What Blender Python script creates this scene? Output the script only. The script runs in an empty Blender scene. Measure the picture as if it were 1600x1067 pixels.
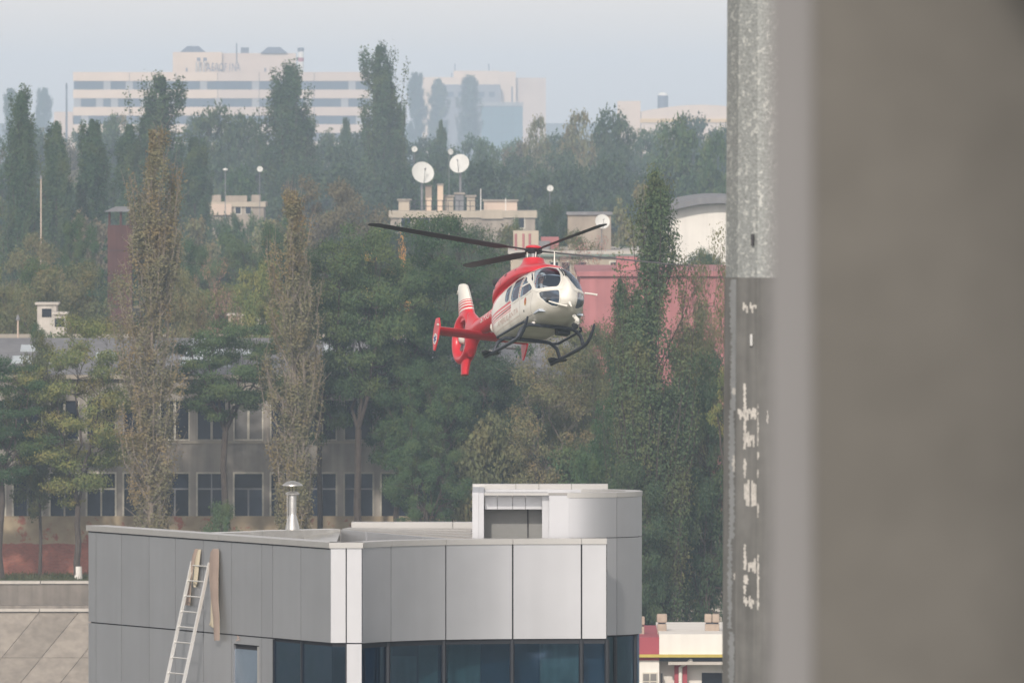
import bpy, bmesh, math, random
import numpy as np
from mathutils import Vector, Matrix, noise as mnoise
from mathutils.bvhtree import BVHTree
from mathutils import geometry as mgeo

R = math.radians
SC = bpy.context.scene
COL = SC.collection

# ------------------------------------------------------------------ camera, sky, sun, exposure
FPX = 21600.0          # focal length in pixels of the 1600 px wide photograph
HOR = 180.0            # row of the horizon
CAMZ = 24.0            # eye height above the street
cam_d = bpy.data.cameras.new("camera")
cam_d.sensor_width = 36.0
cam_d.lens = 36.0 * FPX / 1600.0
cam_d.shift_y = -(533.5 - HOR) / 1600.0
cam_d.clip_start = 1.0
cam_d.clip_end = 60000.0
cam_d.dof.use_dof = True
cam_d.dof.focus_distance = 350.0
cam_d.dof.aperture_fstop = 9.5
cam = bpy.data.objects.new("camera", cam_d)
cam.location = (0, 0, CAMZ)
cam.rotation_euler = (R(90), 0, 0)
COL.objects.link(cam)
SC.camera = cam

SUN_DIR = Vector((-0.16, -0.84, 0.51)).normalized()     # towards the sun: low behind the camera
SUN_EL = math.asin(SUN_DIR.z)
SUN_AZ = math.atan2(SUN_DIR.x, SUN_DIR.y)
world = bpy.data.worlds.new("World")
SC.world = world
world.use_nodes = True
wn = world.node_tree
wn.nodes.clear()
wo = wn.nodes.new("ShaderNodeOutputWorld")
wb = wn.nodes.new("ShaderNodeBackground")
ws = wn.nodes.new("ShaderNodeTexSky")
ws.sky_type = 'NISHITA'
ws.sun_disc = False
ws.sun_elevation = SUN_EL
ws.sun_rotation = SUN_AZ
ws.altitude = 80
ws.air_density = 1.0
ws.dust_density = 1.0
ws.ozone_density = 0.6
wb.inputs["Strength"].default_value = 0.14
wh = wn.nodes.new("ShaderNodeHueSaturation")       # thin high overcast: the blue is washed out everywhere
wh.inputs["Saturation"].default_value = 0.12
wn.links.new(ws.outputs[0], wh.inputs["Color"])
wt = wn.nodes.new("ShaderNodeMix"); wt.data_type = 'RGBA'; wt.blend_type = 'MULTIPLY'
wt.inputs["Factor"].default_value = 1.0
wt.inputs["B"].default_value = (1.06, 1.0, 0.975, 1.0)
wn.links.new(wh.outputs[0], wt.inputs["A"])
wn.links.new(wt.outputs["Result"], wb.inputs[0])
wn.links.new(wb.outputs[0], wo.inputs[0])

sun_d = bpy.data.lights.new("sun", 'SUN')
sun_d.energy = 2.5
sun_d.angle = R(2.0)
sun_d.color = (1.0, 0.90, 0.79)
sun = bpy.data.objects.new("sun", sun_d)
sun.rotation_euler = (-SUN_DIR).to_track_quat('-Z', 'Y').to_euler()
sun.location = (0, -200, 300)
COL.objects.link(sun)

SC.view_settings.view_transform = 'Standard'
SC.view_settings.look = 'None'
SC.view_settings.exposure = 0.16
SC.view_settings.gamma = 1.0
SC.view_settings.use_curve_mapping = False
SC.render.engine = 'CYCLES'
SC.cycles.use_denoising = True
SC.cycles.max_bounces = 6
SC.cycles.diffuse_bounces = 3
SC.cycles.glossy_bounces = 3
SC.cycles.transmission_bounces = 4
SC.cycles.transparent_max_bounces = 8
SC.cycles.volume_bounces = 1
SC.cycles.sample_clamp_indirect = 6.0


def P(px, py, D):
    """a point of the place that the photograph shows at pixel (px, py), D metres away"""
    return Vector(((px - 800.0) / FPX * D, D, CAMZ - (py - HOR) / FPX * D))


def GY(D, z=0.0):
    return HOR + (CAMZ - z) * FPX / D


# ------------------------------------------------------------------ tags and mesh helpers
def tag(o, label=None, cat=None, group=None, kind=None):
    if label: o["label"] = label
    if cat: o["category"] = cat
    if group: o["group"] = group
    if kind: o["kind"] = kind
    return o


def empty(name, loc=(0, 0, 0), label=None, cat=None, group=None, rot=None):
    o = bpy.data.objects.new(name, None)
    o.empty_display_size = 0.5
    o.location = loc
    if rot is not None: o.rotation_euler = rot
    COL.objects.link(o)
    tag(o, label, cat, group)
    return o


class MB:
    """collects shapes; build() links them as ONE mesh object"""
    def __init__(s):
        s.v = []; s.f = []

    def add(s, vs, fs):
        n = len(s.v)
        s.v += [tuple(v) for v in vs]
        s.f += [tuple(i + n for i in f) for f in fs]
        return s

    def box(s, a, b):
        x0, y0, z0 = a; x1, y1, z1 = b
        return s.add([(x0, y0, z0), (x1, y0, z0), (x1, y1, z0), (x0, y1, z0), (x0, y0, z1), (x1, y0, z1), (x1, y1, z1), (x0, y1, z1)],
                     [(0, 3, 2, 1), (4, 5, 6, 7), (0, 1, 5, 4), (1, 2, 6, 5), (2, 3, 7, 6), (3, 0, 4, 7)])

    def obox(s, o, ux, uy, uz, a, b):
        """box in a frame: origin o, axes ux uy uz, local corners a b"""
        o = Vector(o); ux = Vector(ux); uy = Vector(uy); uz = Vector(uz)
        m = MB().box(a, b)
        return s.add([o + ux * v[0] + uy * v[1] + uz * v[2] for v in m.v], m.f)

    def prism(s, poly, z0, z1):
        n = len(poly)
        vs = [(p[0], p[1], z0) for p in poly] + [(p[0], p[1], z1) for p in poly]
        fs = [tuple(range(n))[::-1], tuple(range(n, 2 * n))]
        fs += [(i, (i + 1) % n, n + (i + 1) % n, n + i) for i in range(n)]
        return s.add(vs, fs)

    def extrude(s, pts, d):
        """polygon in space extruded by the vector d"""
        n = len(pts); d = Vector(d)
        vs = [Vector(p) for p in pts] + [Vector(p) + d for p in pts]
        fs = [tuple(range(n))[::-1], tuple(range(n, 2 * n))]
        fs += [(i, (i + 1) % n, n + (i + 1) % n, n + i) for i in range(n)]
        return s.add(vs, fs)

    def tube(s, pts, rad, n=8, cap=True):
        pts = [Vector(p) for p in pts]
        m = len(pts)
        if not hasattr(rad, "__len__"): rad = [rad] * m
        base = len(s.v)
        up = Vector((0, 0, 1))
        pu = None
        for i, p in enumerate(pts):
            t = (pts[min(i + 1, m - 1)] - pts[max(i - 1, 0)])
            if t.length < 1e-9: t = Vector((0, 0, 1))
            t.normalize()
            if pu is None:
                a = up if abs(t.dot(up)) < 0.95 else Vector((1, 0, 0))
                u = (a - t * a.dot(t)).normalized()
            else:
                u = (pu - t * pu.dot(t))
                u = u.normalized() if u.length > 1e-6 else pu
            pu = u
            w = t.cross(u)
            for k in range(n):
                an = 2 * math.pi * k / n
                q = p + (u * math.cos(an) + w * math.sin(an)) * rad[i]
                s.v.append((q.x, q.y, q.z))
        for i in range(m - 1):
            for k in range(n):
                a = base + i * n + k; b = base + i * n + (k + 1) % n
                s.f.append((a, b, b + n, a + n))
        if cap:
            s.f.append(tuple(base + k for k in range(n))[::-1])
            s.f.append(tuple(base + (m - 1) * n + k for k in range(n)))
        return s

    def lathe(s, prof, c=(0, 0, 0), axis=(0, 0, 1), n=24, cap=True):
        """prof: list of (radius, height along axis)"""
        ax = Vector(axis).normalized(); c = Vector(c)
        a = Vector((1, 0, 0)) if abs(ax.x) < 0.9 else Vector((0, 1, 0))
        u = (a - ax * a.dot(ax)).normalized(); w = ax.cross(u)
        base = len(s.v)
        for r, h in prof:
            for k in range(n):
                an = 2 * math.pi * k / n
                q = c + ax * h + (u * math.cos(an) + w * math.sin(an)) * r
                s.v.append((q.x, q.y, q.z))
        for i in range(len(prof) - 1):
            for k in range(n):
                a = base + i * n + k; b = base + i * n + (k + 1) % n
                s.f.append((a, b, b + n, a + n))
        if cap:
            s.f.append(tuple(base + k for k in range(n))[::-1])
            s.f.append(tuple(base + (len(prof) - 1) * n + k for k in range(n)))
        return s

    def grid(s, rows, closed_u=False):
        """rows: list of equal-length vertex lists, skinned into quads"""
        base = len(s.v); n = len(rows[0])
        for r in rows: s.v += [tuple(v) for v in r]
        for i in range(len(rows) - 1):
            for k in range(n if closed_u else n - 1):
                a = base + i * n + k; b = base + i * n + (k + 1) % n
                s.f.append((a, b, b + n, a + n))
        return s

    def mesh(s, name, off=None):
        me = bpy.data.meshes.new(name)
        vs = s.v
        if off is not None: vs = [(v[0] - off[0], v[1] - off[1], v[2] - off[2]) for v in vs]
        me.from_pydata(vs, [], s.f)
        me.update()
        return me

    def build(s, name, mat, parent=None, smooth=False, world=True, fix=True, bevel=0.0):
        off = None
        if parent is not None and world:
            off = Vector(parent.location)
            q = parent.parent
            while q is not None:
                off = off + Vector(q.location); q = q.parent
        me = s.mesh(name, off)
        if fix:
            bm = bmesh.new(); bm.from_mesh(me)
            bmesh.ops.recalc_face_normals(bm, faces=bm.faces)
            bm.to_mesh(me); bm.free()
        return link(name, me, mat, parent, smooth, bevel)


def link(name, me, mat, parent=None, smooth=False, bevel=0.0):
    o = bpy.data.objects.new(name, me)
    if mat is not None and not me.materials: me.materials.append(mat)
    if smooth:
        me.polygons.foreach_set("use_smooth", [True] * len(me.polygons))
        if smooth != 'all':
            me.set_sharp_from_angle(angle=R(38))
    COL.objects.link(o)
    if parent is not None: o.parent = parent
    if bevel > 0:
        b = o.modifiers.new("bevel", 'BEVEL'); b.width = bevel; b.segments = 2; b.limit_method = 'ANGLE'
    return o


def ground_thing(name, px, D, label, cat, group=None, z=0.0):
    return empty(name, ((px - 800) / FPX * D, D, z), label, cat, group)


# ------------------------------------------------------------------ materials
def nd(nt, typ, **kw):
    n = nt.nodes.new(typ)
    for k, v in kw.items():
        if k.startswith("i_"):
            n.inputs[k[2:].replace("_", " ")].default_value = v
        else:
            setattr(n, k, v)
    return n


def mat(name, col, rough=0.7, metal=0.0, var=0.12, scale=1.5, col2=None, patch=0.5, bump=0.0, bscale=20.0, spec=0.4, streak=0.0):
    """plain surface with two scales of colour wear, optional second colour in patches, optional vertical streaks"""
    m = bpy.data.materials.new(name)
    m.use_nodes = True
    nt = m.node_tree
    b = nt.nodes["Principled BSDF"]
    b.inputs["Roughness"].default_value = rough
    b.inputs["Metallic"].default_value = metal
    b.inputs["Specular IOR Level"].default_value = spec
    tc = nd(nt, "ShaderNodeTexCoord")
    n1 = nd(nt, "ShaderNodeTexNoise"); n1.inputs["Scale"].default_value = scale; n1.inputs["Detail"].default_value = 6
    n1.inputs["Roughness"].default_value = 0.62
    nt.links.new(tc.outputs["Object"], n1.inputs["Vector"])
    c = Vector(col)
    cr = nd(nt, "ShaderNodeValToRGB")
    lo = [max(0, x * (1 - var)) for x in col]; hi = [min(1, x * (1 + var)) for x in col]
    cr.color_ramp.elements[0].position = 0.3; cr.color_ramp.elements[0].color = (*lo, 1)
    cr.color_ramp.elements[1].position = 0.7; cr.color_ramp.elements[1].color = (*hi, 1)
    nt.links.new(n1.outputs["Fac"], cr.inputs["Fac"])
    out = cr.outputs["Color"]
    if col2 is not None:
        n2 = nd(nt, "ShaderNodeTexNoise"); n2.inputs["Scale"].default_value = scale * 0.45; n2.inputs["Detail"].default_value = 8
        n2.inputs["Roughness"].default_value = 0.7
        nt.links.new(tc.outputs["Object"], n2.inputs["Vector"])
        r2 = nd(nt, "ShaderNodeValToRGB")
        r2.color_ramp.elements[0].position = patch - 0.04; r2.color_ramp.elements[1].position = patch + 0.04
        nt.links.new(n2.outputs["Fac"], r2.inputs["Fac"])
        mx = nd(nt, "ShaderNodeMix", data_type='RGBA')
        mx.inputs["B"].default_value = (*col2, 1)
        nt.links.new(r2.outputs["Color"], mx.inputs["Factor"])
        nt.links.new(out, mx.inputs["A"])
        out = mx.outputs["Result"]
    if streak > 0:
        mp = nd(nt, "ShaderNodeMapping"); mp.inputs["Scale"].default_value = (3.0, 3.0, 0.12)
        nt.links.new(tc.outputs["Object"], mp.inputs["Vector"])
        n3 = nd(nt, "ShaderNodeTexNoise"); n3.inputs["Scale"].default_value = scale * 1.6; n3.inputs["Detail"].default_value = 5
        nt.links.new(mp.outputs["Vector"], n3.inputs["Vector"])
        mr = nd(nt, "ShaderNodeMapRange"); mr.inputs["From Min"].default_value = 0.35; mr.inputs["From Max"].default_value = 0.7
        mr.inputs["To Min"].default_value = 1.0; mr.inputs["To Max"].default_value = 1.0 - streak
        nt.links.new(n3.outputs["Fac"], mr.inputs["Value"])
        mx = nd(nt, "ShaderNodeMix", data_type='RGBA', blend_type='MULTIPLY')
        mx.inputs["Factor"].default_value = 1.0
        nt.links.new(out, mx.inputs["A"]); nt.links.new(mr.outputs["Result"], mx.inputs["B"])
        out = mx.outputs["Result"]
    nt.links.new(out, b.inputs["Base Color"])
    if bump > 0:
        n4 = nd(nt, "ShaderNodeTexNoise"); n4.inputs["Scale"].default_value = bscale; n4.inputs["Detail"].default_value = 4
        nt.links.new(tc.outputs["Object"], n4.inputs["Vector"])
        bp = nd(nt, "ShaderNodeBump"); bp.inputs["Strength"].default_value = bump; bp.inputs["Distance"].default_value = 0.02
        nt.links.new(n4.outputs["Fac"], bp.inputs["Height"])
        nt.links.new(bp.outputs["Normal"], b.inputs["Normal"])
    return m


def obj_vary(m, amt):
    """each object that wears this material gets its own slight tone"""
    nt = m.node_tree
    bs = nt.nodes["Principled BSDF"]
    src = bs.inputs["Base Color"].links[0].from_socket
    oi = nd(nt, "ShaderNodeObjectInfo")
    mr = nd(nt, "ShaderNodeMapRange"); mr.inputs["To Min"].default_value = 1 - amt; mr.inputs["To Max"].default_value = 1 + amt
    nt.links.new(oi.outputs["Random"], mr.inputs["Value"])
    h = nd(nt, "ShaderNodeHueSaturation")
    nt.links.new(mr.outputs["Result"], h.inputs["Value"]); nt.links.new(src, h.inputs["Color"])
    nt.links.new(h.outputs["Color"], bs.inputs["Base Color"])
    return m


def leaf_mat(name, ca, cb, cc, trans=0.35):
    """two leaf greens picked per leaf, a third (turning) colour in clumps, a tint per tree"""
    m = bpy.data.materials.new(name)
    m.use_nodes = True
    nt = m.node_tree
    nt.nodes.clear()
    out = nd(nt, "ShaderNodeOutputMaterial")
    geo = nd(nt, "ShaderNodeNewGeometry")
    oi = nd(nt, "ShaderNodeObjectInfo")
    tc = nd(nt, "ShaderNodeTexCoord")
    m1 = nd(nt, "ShaderNodeMix", data_type='RGBA')
    m1.inputs["A"].default_value = (*ca, 1); m1.inputs["B"].default_value = (*cb, 1)
    nt.links.new(geo.outputs["Random Per Island"], m1.inputs["Factor"])
    n = nd(nt, "ShaderNodeTexNoise"); n.inputs["Scale"].default_value = 0.55; n.inputs["Detail"].default_value = 3
    add = nd(nt, "ShaderNodeVectorMath", operation='MULTIPLY_ADD')
    add.inputs[1].default_value = (1, 1, 1)
    sc = nd(nt, "ShaderNodeMath", operation='MULTIPLY'); sc.inputs[1].default_value = 90.0
    nt.links.new(oi.outputs["Random"], sc.inputs[0])
    nt.links.new(tc.outputs["Object"], add.inputs[0]); nt.links.new(sc.outputs[0], add.inputs[2])
    nt.links.new(add.outputs[0], n.inputs["Vector"])
    rr = nd(nt, "ShaderNodeValToRGB")
    rr.color_ramp.elements[0].position = 0.47; rr.color_ramp.elements[1].position = 0.68
    nt.links.new(n.outputs["Fac"], rr.inputs["Fac"])
    m2 = nd(nt, "ShaderNodeMix", data_type='RGBA')
    m2.inputs["B"].default_value = (*cc, 1)
    nt.links.new(rr.outputs["Color"], m2.inputs["Factor"]); nt.links.new(m1.outputs["Result"], m2.inputs["A"])
    hsv = nd(nt, "ShaderNodeHueSaturation")
    hr = nd(nt, "ShaderNodeMapRange"); hr.inputs["To Min"].default_value = 0.475; hr.inputs["To Max"].default_value = 0.525
    vr = nd(nt, "ShaderNodeMapRange"); vr.inputs["To Min"].default_value = 1.2; vr.inputs["To Max"].default_value = 0.8
    nt.links.new(oi.outputs["Random"], hr.inputs["Value"]); nt.links.new(oi.outputs["Random"], vr.inputs["Value"])
    nt.links.new(hr.outputs["Result"], hsv.inputs["Hue"]); nt.links.new(vr.outputs["Result"], hsv.inputs["Value"])
    nt.links.new(m2.outputs["Result"], hsv.inputs["Color"])
    d = nd(nt, "ShaderNodeBsdfDiffuse"); t = nd(nt, "ShaderNodeBsdfTranslucent")
    nt.links.new(hsv.outputs["Color"], d.inputs["Color"]); nt.links.new(hsv.outputs["Color"], t.inputs["Color"])
    mx = nd(nt, "ShaderNodeMixShader"); mx.inputs[0].default_value = trans
    nt.links.new(d.outputs[0], mx.inputs[1]); nt.links.new(t.outputs[0], mx.inputs[2])
    nt.links.new(mx.outputs[0], out.inputs["Surface"])
    return m


def glass_mat(name, tint, refl=0.08, rough=0.02, dark=0.0, wav=0.0):
    """see-through tinted pane: straight-through tint plus mirror reflection"""
    m = bpy.data.materials.new(name)
    m.use_nodes = True
    nt = m.node_tree
    nt.nodes.clear()
    out = nd(nt, "ShaderNodeOutputMaterial")
    tr = nd(nt, "ShaderNodeBsdfTransparent"); tr.inputs[0].default_value = (*tint, 1)
    gl = nd(nt, "ShaderNodeBsdfGlossy"); gl.inputs["Roughness"].default_value = rough
    fr = nd(nt, "ShaderNodeLayerWeight"); fr.inputs["Blend"].default_value = 0.35
    mr = nd(nt, "ShaderNodeMapRange"); mr.inputs["To Min"].default_value = refl; mr.inputs["To Max"].default_value = 0.7
    nt.links.new(fr.outputs["Facing"], mr.inputs["Value"])
    mx = nd(nt, "ShaderNodeMixShader")
    nt.links.new(mr.outputs["Result"], mx.inputs[0])
    nt.links.new(tr.outputs[0], mx.inputs[1]); nt.links.new(gl.outputs[0], mx.inputs[2])
    if wav > 0:
        tc = nd(nt, "ShaderNodeTexCoord")
        n4 = nd(nt, "ShaderNodeTexNoise"); n4.inputs["Scale"].default_value = 1.3; n4.inputs["Detail"].default_value = 1
        nt.links.new(tc.outputs["Object"], n4.inputs["Vector"])
        bp = nd(nt, "ShaderNodeBump"); bp.inputs["Strength"].default_value = wav; bp.inputs["Distance"].default_value = 0.05
        nt.links.new(n4.outputs["Fac"], bp.inputs["Height"]); nt.links.new(bp.outputs["Normal"], gl.inputs["Normal"])
    nt.links.new(mx.outputs[0], out.inputs["Surface"])
    return m


M = {}
M['ground'] = mat("ground_earth", (0.11, 0.105, 0.075), 0.95, var=0.3, scale=0.08, col2=(0.07, 0.085, 0.04), patch=0.5)
M['water'] = mat("river_water", (0.03, 0.04, 0.035), 0.08, var=0.1, bump=0.3, bscale=1.5)
M['concrete'] = mat("embankment_concrete", (0.30, 0.265, 0.225), 0.9, var=0.16, scale=0.5, streak=0.25, bump=0.2)
M['concrete_dark'] = mat("quay_concrete", (0.22, 0.195, 0.17), 0.9, var=0.22, scale=0.6, streak=0.3, bump=0.2)
M['coping'] = mat("pale_coping", (0.46, 0.43, 0.39), 0.85, var=0.14, scale=2.0)
M['joint'] = mat("tar_joint", (0.15, 0.13, 0.115), 0.9)
M['plaster'] = mat("old_grey_plaster", (0.34, 0.31, 0.275), 0.95, var=0.25, scale=0.5, col2=(0.43, 0.37, 0.31), patch=0.62, streak=0.3, bump=0.3)
M['plaster_band'] = mat("pale_plaster_trim", (0.36, 0.32, 0.26), 0.9, var=0.2, scale=1.2)
M['frame_white'] = mat("weathered_white_frame", (0.50, 0.47, 0.40), 0.7, var=0.2, scale=3.0)
M['dark_glass'] = mat("dark_window_glass", (0.018, 0.026, 0.042), 0.2, var=0.3, scale=1.0, spec=0.22)
M['blind'] = mat("grey_blind", (0.20, 0.19, 0.18), 0.9, var=0.1)
M['roof_grey'] = mat("grey_sheet_roof", (0.20, 0.20, 0.21), 0.75, var=0.15, scale=0.5, streak=0.2)
M['skylight'] = mat("pale_skylight", (0.42, 0.47, 0.50), 0.35, var=0.2, scale=0.7)
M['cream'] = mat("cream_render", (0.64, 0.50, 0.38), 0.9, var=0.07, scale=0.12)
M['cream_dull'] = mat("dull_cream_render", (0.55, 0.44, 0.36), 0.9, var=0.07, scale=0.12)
M['beige'] = mat("beige_render", (0.44, 0.38, 0.30), 0.9, var=0.12, scale=0.3, streak=0.15)
M['pink_wall'] = mat("faded_red_wall", (0.40, 0.165, 0.17), 0.9, var=0.14, scale=0.3, streak=0.22)
M['white_wall'] = mat("white_render", (0.74, 0.71, 0.66), 0.85, var=0.05, scale=0.6, streak=0.08)
M['red_band'] = mat("dark_red_paint", (0.33, 0.07, 0.09), 0.8, var=0.08)
M['rust'] = mat("rusty_sheet", (0.095, 0.045, 0.04), 0.9, var=0.25, scale=0.7, col2=(0.36, 0.11, 0.04), patch=0.66, streak=0.3)
M['bark'] = mat("bark", (0.075, 0.06, 0.05), 0.95, var=0.3, scale=3.0)
M['bark_pale'] = mat("pale_bark", (0.24, 0.20, 0.16), 0.95, var=0.25, scale=3.0)
M['bark_mid'] = mat("mid_bark", (0.13, 0.11, 0.09), 0.95, var=0.3, scale=3.0)
M['bark_red'] = mat("reddish_twigs", (0.16, 0.09, 0.075), 0.95, var=0.25, scale=3.0)
M['limewash'] = mat("limewash", (0.72, 0.70, 0.66), 0.9, var=0.1, scale=3)
M['white_paint'] = mat("white_gloss_paint", (0.78, 0.76, 0.72), 0.4, var=0.04)
M['dark_metal'] = mat("dark_metal", (0.05, 0.05, 0.055), 0.5, metal=0.3)
M['mid_metal'] = mat("grey_metal", (0.22, 0.22, 0.23), 0.5, metal=0.4)
M['galv'] = mat("galvanised_sheet", (0.50, 0.50, 0.49), 0.38, metal=0.75, var=0.2, scale=5)
obj_vary(M['dark_glass'], 0.6)
obj_vary(M['concrete'], 0.08)
obj_vary(M['frame_white'], 0.25)

# ------------------------------------------------------------------ the setting: ground, river, haze
def strip(name, x0, x1, prof, m, parent=None):
    """a sheet that runs along x with the profile [(y, z), ...]"""
    b = MB()
    rows = [[(x0, y, z), (x1, y, z)] for y, z in prof]
    b.grid(rows)
    return b.build(name, m, parent)

g = strip("ground", -1500, 1500, [(704.6, 0.0), (740, 0.0), (1200, 0.0), (7600, 0.0)], M['ground']); tag(g, kind="structure")
# far ground must reach the horizon
g2 = strip("ground", -20000, 20000, [(7600, -0.02), (40000, -0.02)], M['ground']); tag(g2, kind="structure")
g3 = strip("ground", -900, 900, [(-310, -5.6), (400, -5.6), (699, -5.6)], M['ground']); tag(g3, kind="structure")

# sloping concrete bank, slab by slab, below the parapet of the far quay
bank = empty("embankment", ((70 - 800) / FPX * 702, 702, 0))
tag(bank, kind="structure")
b = MB().box((-900, 702.5, -8), (900, 704.4, -0.9)); b.build("footing", M['concrete_dark'], bank)
top_y, top_z, bot_y, bot_z = 702.4, -1.22, 695.6, -5.6
rnd = random.Random(5)
SLAB = MB()
sl_w = 2.0
e1 = Vector((1, 0, 0)); e2 = Vector((0.62 * 6.8 * 0 + 0.0, bot_y - top_y, bot_z - top_z))
skew = -3.6
nslab = 0
for k in range(-24, 14):
    x = k * sl_w
    for j in range(2):
        ta, tb = j * 0.5, (j + 1) * 0.5
        gap = 0.018
        q4 = []
        for (u, t) in ((gap, ta + 0.004), (sl_w - gap, ta + 0.004), (sl_w - gap, tb - 0.004), (gap, tb - 0.004)):
            q4.append(Vector((x + u + skew * t, top_y, top_z)) + e2 * t)
        MB().extrude(q4, (0, 0.05, -0.12 + rnd.uniform(-0.004, 0.004))).build("bank_slab", M['concrete'], bank)
b = MB()
b.add([(-60, top_y, top_z - 0.07), (40, top_y, top_z - 0.07), (40, bot_y, bot_z - 0.07), (-60, bot_y, bot_z - 0.07)], [(0, 1, 2, 3)])
b.build("slab_bed", M['joint'], bank)
# low retaining wall above the slope, with its pale copings
MB().box((-60, 703.6, -1.3), (40, 704.2, 0.16)).build("retaining_wall", M['concrete_dark'], bank)
for k in range(-20, 10):
    MB().box((k * 3.0 + 0.02, 703.5, 0.162 + rnd.uniform(0, 0.01)), (k * 3.0 + 2.98, 704.5, 0.30)).build("coping_stone", M['coping'], bank)
    MB().box((k * 3.0 + 0.02, 702.2, -1.2), (k * 3.0 + 2.98, 702.55, -1.06 + rnd.uniform(0, 0.015))).build("coping_stone", M['coping'], bank)
MB().box((-60, 702.55, -1.5), (40, 703.6, -1.21)).build("berm", M['concrete_dark'], bank)

# the autumn haze: one closed box of pale air round camera and city
HZ = bpy.data.materials.new("pale_haze")
HZ.use_nodes = True
hn = HZ.node_tree
hn.nodes.clear()
ho = nd(hn, "ShaderNodeOutputMaterial")
pv = nd(hn, "ShaderNodeVolumePrincipled")
pv.inputs["Color"].default_value = (0.65, 0.805, 1.0, 1)
pv.inputs["Density"].default_value = 0.00016
pv.inputs["Anisotropy"].default_value = -0.2
hn.links.new(pv.outputs[0], ho.inputs["Volume"])
hz = MB().box((-1500, -320, -9.5), (1500, 7400, 56.0)).build("haze", HZ)
tag(hz, kind="stuff")

# weeds and grass along the foot of the plinth, left of the grey building
def grass_patch(name, x0, x1, y0, y1, n, seed, label):
    rg = np.random.default_rng(seed)
    c = np.stack([rg.uniform(x0, x1, n), rg.uniform(y0, y1, n), np.zeros(n)], 1)
    h = rg.uniform(0.08, 0.38, n) * (0.6 + 0.8 * rg.random(n) ** 3)
    a = rg.uniform(0, 6.283, n); w = rg.uniform(0.012, 0.03, n)
    dx = np.stack([np.cos(a) * w, np.sin(a) * w, np.zeros(n)], 1)
    lean = np.stack([rg.normal(size=n) * 0.12, rg.normal(size=n) * 0.12, np.zeros(n)], 1)
    top = c + lean; top[:, 2] = h
    mid = c + lean * 0.4; mid[:, 2] = h * 0.55
    V = np.stack([c - dx, c + dx, mid + dx * 0.8, top], 1).reshape(-1, 3)
    me = bpy.data.meshes.new(name)
    me.from_pydata([tuple(v) for v in V], [], [tuple(range(4 * i, 4 * i + 4)) for i in range(n)])
    o = bpy.data.objects.new(name, me); COL.objects.link(o)
    me.materials.append(leaf_mat("grass_blade", (0.06, 0.085, 0.035), (0.11, 0.12, 0.055), (0.15, 0.13, 0.07), 0.25))
    tag(o, label, kind="stuff")


grass_patch("grass", -30, -21.0, 704.7, 719.8, 9000, 3, "rough grass along the foot of the brick plinth")

# ------------------------------------------------------------------ the old workshop opposite
def text_mesh(txt, size, align='CENTER', extrude=0.0):
    cu = bpy.data.curves.new("lettering", 'FONT')
    cu.body = txt; cu.size = size; cu.align_x = align; cu.align_y = 'CENTER'; cu.extrude = extrude
    o = bpy.data.objects.new("lettering", cu)
    COL.objects.link(o)
    dg = bpy.context.evaluated_depsgraph_get()
    me = bpy.data.meshes.new_from_object(o.evaluated_get(dg))
    bpy.data.objects.remove(o)
    bpy.data.curves.remove(cu)
    return me


D0 = 720.0
S0 = D0 / FPX
X = lambda px, D: (px - 800) / FPX * D
Zp = lambda py, D: CAMZ - (py - HOR) / FPX * D

# brick plinth with fallen plaster: red brick below, patchy render above
mb_ = bpy.data.materials.new("brick_plinth"); mb_.use_nodes = True
nt = mb_.node_tree; bs = nt.nodes["Principled BSDF"]; bs.inputs["Roughness"].default_value = 0.95
tc = nd(nt, "ShaderNodeTexCoord"); mp = nd(nt, "ShaderNodeMapping"); mp.inputs["Rotation"].default_value = (R(90), 0, 0)
nt.links.new(tc.outputs["Object"], mp.inputs["Vector"])
bk = nd(nt, "ShaderNodeTexBrick"); bk.inputs["Scale"].default_value = 3.0; bk.inputs["Color1"].default_value = (0.38, 0.125, 0.085, 1)
bk.inputs["Color2"].default_value = (0.28, 0.095, 0.065, 1); bk.inputs["Mortar"].default_value = (0.24, 0.17, 0.13, 1); bk.inputs["Mortar Size"].default_value = 0.02
nt.links.new(mp.outputs[0], bk.inputs["Vector"])
n1 = nd(nt, "ShaderNodeTexNoise"); n1.inputs["Scale"].default_value = 1.1; n1.inputs["Detail"].default_value = 9; n1.inputs["Roughness"].default_value = 0.68
nt.links.new(tc.outputs["Object"], n1.inputs["Vector"])
sp = nd(nt, "ShaderNodeSeparateXYZ"); nt.links.new(tc.outputs["Object"], sp.inputs[0])
mr = nd(nt, "ShaderNodeMapRange"); mr.inputs["From Min"].default_value = 1.55; mr.inputs["From Max"].default_value = 1.75
mr.inputs["To Min"].default_value = -0.3; mr.inputs["To Max"].default_value = 0.10
nt.links.new(sp.outputs["Z"], mr.inputs["Value"])
ad = nd(nt, "ShaderNodeMath", operation='ADD'); nt.links.new(n1.outputs["Fac"], ad.inputs[0]); nt.links.new(mr.outputs["Result"], ad.inputs[1])
rp = nd(nt, "ShaderNodeValToRGB"); rp.color_ramp.elements[0].position = 0.50; rp.color_ramp.elements[1].position = 0.54
nt.links.new(ad.outputs[0], rp.inputs["Fac"])
n2 = nd(nt, "ShaderNodeTexNoise"); n2.inputs["Scale"].default_value = 2.0; n2.inputs["Detail"].default_value = 5; nt.links.new(tc.outputs["Object"], n2.inputs["Vector"])
r2 = nd(nt, "ShaderNodeValToRGB"); r2.color_ramp.elements[0].color = (0.24, 0.18, 0.125, 1); r2.color_ramp.elements[1].color = (0.46, 0.38, 0.25, 1)
nt.links.new(n2.outputs["Fac"], r2.inputs["Fac"])
mx = nd(nt, "ShaderNodeMix", data_type='RGBA'); nt.links.new(rp.outputs["Color"], mx.inputs["Factor"])
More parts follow.
